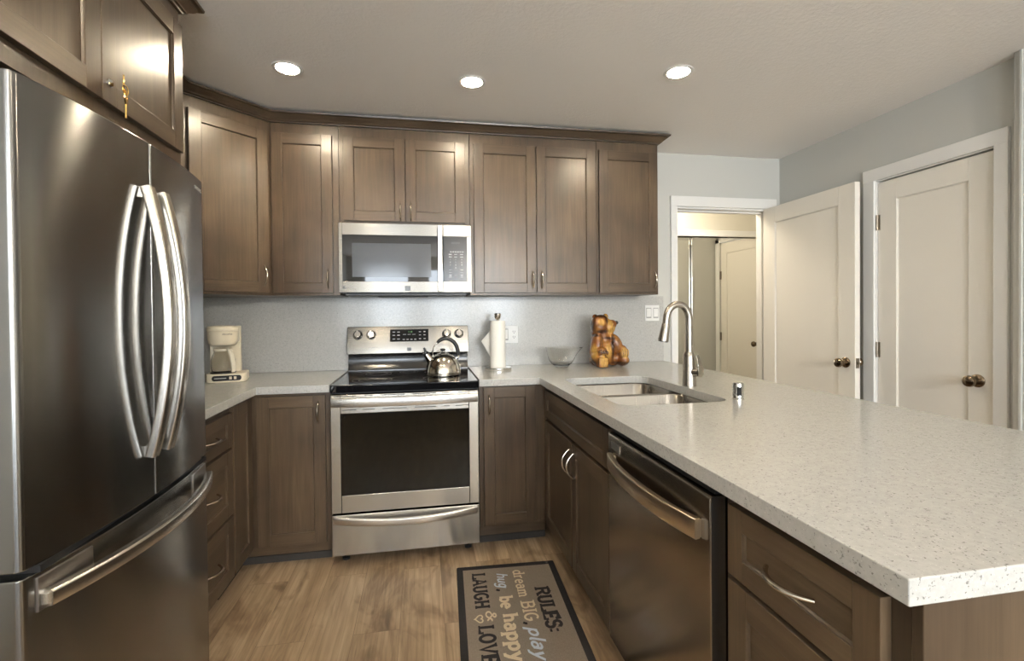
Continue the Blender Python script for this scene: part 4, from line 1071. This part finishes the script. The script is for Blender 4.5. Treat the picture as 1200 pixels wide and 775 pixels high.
# stroke letters: unit = cap height 1, (x right, y up); 'S' marks slab serif spots (x, y, half length)
def arc(cx, cy, rx, ry, a0, a1, n=12):
    return [(cx + rx * math.cos(math.radians(a0 + (a1 - a0) * i / n)), cy + ry * math.sin(math.radians(a0 + (a1 - a0) * i / n))) for i in range(n + 1)]
G = {
 'R': (.72, [[(.12, 0), (.12, 1)], [(.12, .93), (.38, .93)] + arc(.38, .72, .22, .21, 90, -90) + [(.12, .51)], [(.38, .5), (.62, .03)]], [(.12, .0, .15), (.05, 1, .10), (.66, 0, .11)]),
 'U': (.72, [[(.14, 1), (.14, .3)] + arc(.36, .3, .22, .25, 180, 360) + [(.58, 1)]], [(.14, 1, .14), (.58, 1, .14)]),
 'L': (.62, [[(.14, 1), (.14, .06), (.56, .06), (.56, .3)]], [(.14, 1, .15), (.06, 0, .08)]),
 'E': (.64, [[(.56, .72), (.56, .94), (.14, .94), (.14, .06), (.58, .06), (.58, .28)], [(.14, .5), (.40, .5)], [(.40, .38), (.40, .62)]], [(.06, 0, .08), (.06, 1, .08)]),
 'S': (.64, [[(.54, .78)] + arc(.32, .73, .2, .22, 20, 270, 14) + arc(.32, .27, .22, .24, 90, -170, 14)], [(.56, .78, .02)]),
 ':': (.28, [[(.12, .12), (.12, .26)], [(.12, .52), (.12, .66)]], []),
 ',': (.24, [[(.12, .10), (.12, 0), (.04, -.16)]], []),
 'A': (.74, [[(.10, 0), (.36, .97), (.63, 0)], [(.2, .33), (.53, .33)]], [(.10, 0, .12), (.64, 0, .12), (.30, 1, .10)]),
 'G': (.72, [arc(.36, .5, .27, .45, 50, 330, 18) + [(.62, .30), (.62, .46)], [(.40, .46), (.68, .46)]], []),
 'H': (.76, [[(.15, 0), (.15, 1)], [(.60, 0), (.60, 1)], [(.15, .5), (.60, .5)]], [(.15, 0, .14), (.15, 1, .14), (.60, 0, .14), (.60, 1, .14)]),
 'O': (.74, [arc(.36, .5, .26, .45, 0, 360, 24)], []),
 'V': (.72, [[(.10, 1), (.36, .04), (.62, 1)]], [(.10, 1, .13), (.62, 1, .13)]),
 'B': (.70, [[(.14, 0), (.14, 1)], [(.14, .94), (.36, .94)] + arc(.36, .73, .2, .21, 90, -90) + [(.14, .52), (.38, .52)] + arc(.38, .29, .22, .23, 90, -90) + [(.14, .06)]], [(.05, 0, .09), (.05, 1, .09)]),
 'I': (.34, [[(.17, 0), (.17, 1)]], [(.17, 0, .15), (.17, 1, .15)]),
 'd': (.62, [arc(.27, .32, .19, .28, 0, 360, 20), [(.48, 0), (.48, 1)]], [(.42, 1, .09), (.54, 0, .07)]),
 'r': (.48, [[(.14, 0), (.14, .64)], [(.14, .42)] + arc(.32, .42, .16, .2, 170, 60, 6)], [(.14, 0, .13), (.09, .62, .08)]),
 'e': (.56, [[(.09, .34), (.45, .34)] + arc(.27, .32, .19, .29, 5, 310, 18)], []),
 'a': (.58, [arc(.25, .2, .17, .19, 0, 360, 16), [(.10, .52)] + arc(.27, .46, .17, .16, 140, 0, 8) + [(.44, .04)]], [(.50, .02, .07)]),
 'm': (.90, [[(.14, 0), (.14, .64)], [(.14, .4)] + arc(.28, .42, .14, .19, 170, 0, 8) + [(.42, 0)], [(.42, .4)] + arc(.56, .42, .14, .19, 170, 0, 8) + [(.70, 0)]], [(.14, 0, .11), (.42, 0, .10), (.71, 0, .11), (.09, .62, .08)]),
 'b': (.62, [[(.14, 1), (.14, 0)], arc(.33, .32, .19, .28, 0, 360, 20)], [(.08, 1, .09)]),
 'h': (.66, [[(.14, 0), (.14, 1)], [(.14, .38)] + arc(.32, .40, .18, .21, 170, 0, 8) + [(.50, 0)]], [(.14, 0, .12), (.50, 0, .12), (.08, 1, .09)]),
 'p': (.62, [[(.14, .62), (.14, -.34)], arc(.33, .32, .19, .28, 0, 360, 20)], [(.14, -.34, .13), (.08, .62, .08)]),
 'y': (.60, [[(.10, .62), (.30, .06)], [(.52, .62), (.28, -.10), (.18, -.30), (.06, -.30)]], [(.10, .62, .11), (.52, .62, .10)]),
 'l': (.28, [[(.14, 1), (.14, .1)] + arc(.24, .12, .1, .12, 180, 280, 5)], []),
 'u': (.62, [[(.10, .62), (.10, .22)] + arc(.26, .22, .16, .2, 180, 340, 8) + [(.46, .62)], [(.46, .62), (.46, .06), (.56, .02)]], []),
 'g': (.62, [arc(.26, .32, .18, .28, 0, 360, 20), [(.46, .62), (.46, -.12)] + arc(.27, -.14, .19, .19, 0, -160, 10)], []),
 '&': (.80, [[(.70, .10), (.30, .66)] + arc(.36, .80, .12, .14, 215, -30, 10) + [(.30, .56)] + arc(.28, .28, .20, .24, 110, 330, 12) + [(.60, .46)] + arc(.66, .44, .07, .09, 180, 20, 6)], []),
 ' ': (.36, [], []),
}
def ribbon(bm, pts, w, tf, z):
    n = len(pts); P = [Vector(p) for p in pts]; Lr = []
    for i in range(n):
        d = P[min(i + 1, n - 1)] - P[max(i - 1, 0)]
        closed = (P[0] - P[-1]).length < 1e-4
        if closed and i in (0, n - 1): d = P[1] - P[-2]
        if d.length < 1e-6: d = Vector((1, 0))
        d.normalize(); nn_ = Vector((-d.y, d.x)); k = 1.0
        if 0 < i < n - 1:
            a = (P[i] - P[i - 1]).normalized(); k = 1 / max(.6, abs(Vector((-a.y, a.x)).dot(nn_)))
        Lr.append((P[i] + nn_ * w / 2 * k, P[i] - nn_ * w / 2 * k))
    V = [(bm.verts.new(tf(a, z)), bm.verts.new(tf(b2, z))) for a, b2 in Lr]
    for i in range(n - 1):
        try: bm.faces.new((V[i][0], V[i + 1][0], V[i + 1][1], V[i][1]))
        except ValueError: pass
def write(name, txt, mat, u0, cap, v0, v1, wt=.17, serif=.11, slant=0.0):
    adv = sum(G[c][0] for c in txt); k = (v1 - v0) / adv
    mb = MB(); bm = mb.bm; x = 0; zi = 0
    def mk(x):
        def tf(p, z):
            X = (x + p[0] + slant * p[1]) * k; Y = p[1] * cap
            return (-RWd / 2 + u0 + Y, RLn / 2 - (v0 + X), z)
        return tf
    for c in txt:
        w_, strokes, serifs = G[c]; tf = mk(x)
        for s_ in strokes: ribbon(bm, s_, wt, tf, .0072 + .00003 * (zi % 7)); zi += 1
        if serif:
            for sx_, sy_, hl in serifs:
                yy = sy_ + (-serif / 2 if sy_ > .5 else serif / 2)
                ribbon(bm, [(sx_ - hl, yy), (sx_ + hl, yy)], serif, tf, .0072 + .00003 * (zi % 7)); zi += 1
        x += w_
    return put(name, mb, mat, rug, smooth=False)
write('lettering', 'RULES:', RUG_BLACK, .350, .066, .225, .535, .205, .135)
write('lettering', 'dream', RUG_CREAM, .270, .056, .066, .292, .13, .09)
write('lettering', 'BIG', RUG_CREAM, .270, .060, .318, .455, .14, .09)
write('lettering', ',', RUG_BLACK, .270, .062, .455, .476, .16, 0)
write('lettering', 'play', RUG_BLUE, .272, .058, .486, .668, .15, 0, .25)
write('lettering', 'hug', RUG_BLUE, .190, .052, .080, .205, .15, 0, .25)
write('lettering', ',', RUG_BLACK, .185, .062, .212, .232, .18, 0)
write('lettering', 'be', RUG_CREAM, .183, .060, .268, .360, .19, .11)
write('lettering', 'happy', RUG_CREAM, .183, .064, .392, .668, .19, .11)
write('lettering', 'LAUGH', RUG_BLACK, .072, .064, .070, .345, .20, .12)
write('ampersand', '&', RUG_CREAM, .112, .046, .362, .436, .12, 0)
write('lettering', 'LOVE', RUG_BLACK, .076, .064, .455, .668, .20, .12)
hm = MB()
hp_ = []
for i in range(33):
    t = 2 * PI * i / 32
    hp_.append((.5 + .5 * (16 * math.sin(t) ** 3) / 17, .5 + .5 * (13 * math.cos(t) - 5 * math.cos(2 * t) - 2 * math.cos(3 * t) - math.cos(4 * t)) / 17))
ribbon(hm.bm, hp_, .14, lambda p, z: (-RWd / 2 + .064 + p[1] * .040, RLn / 2 - (.386 + p[0] * .050), z), .0073)
put('heart', hm, RUG_CREAM, rug, smooth=False)
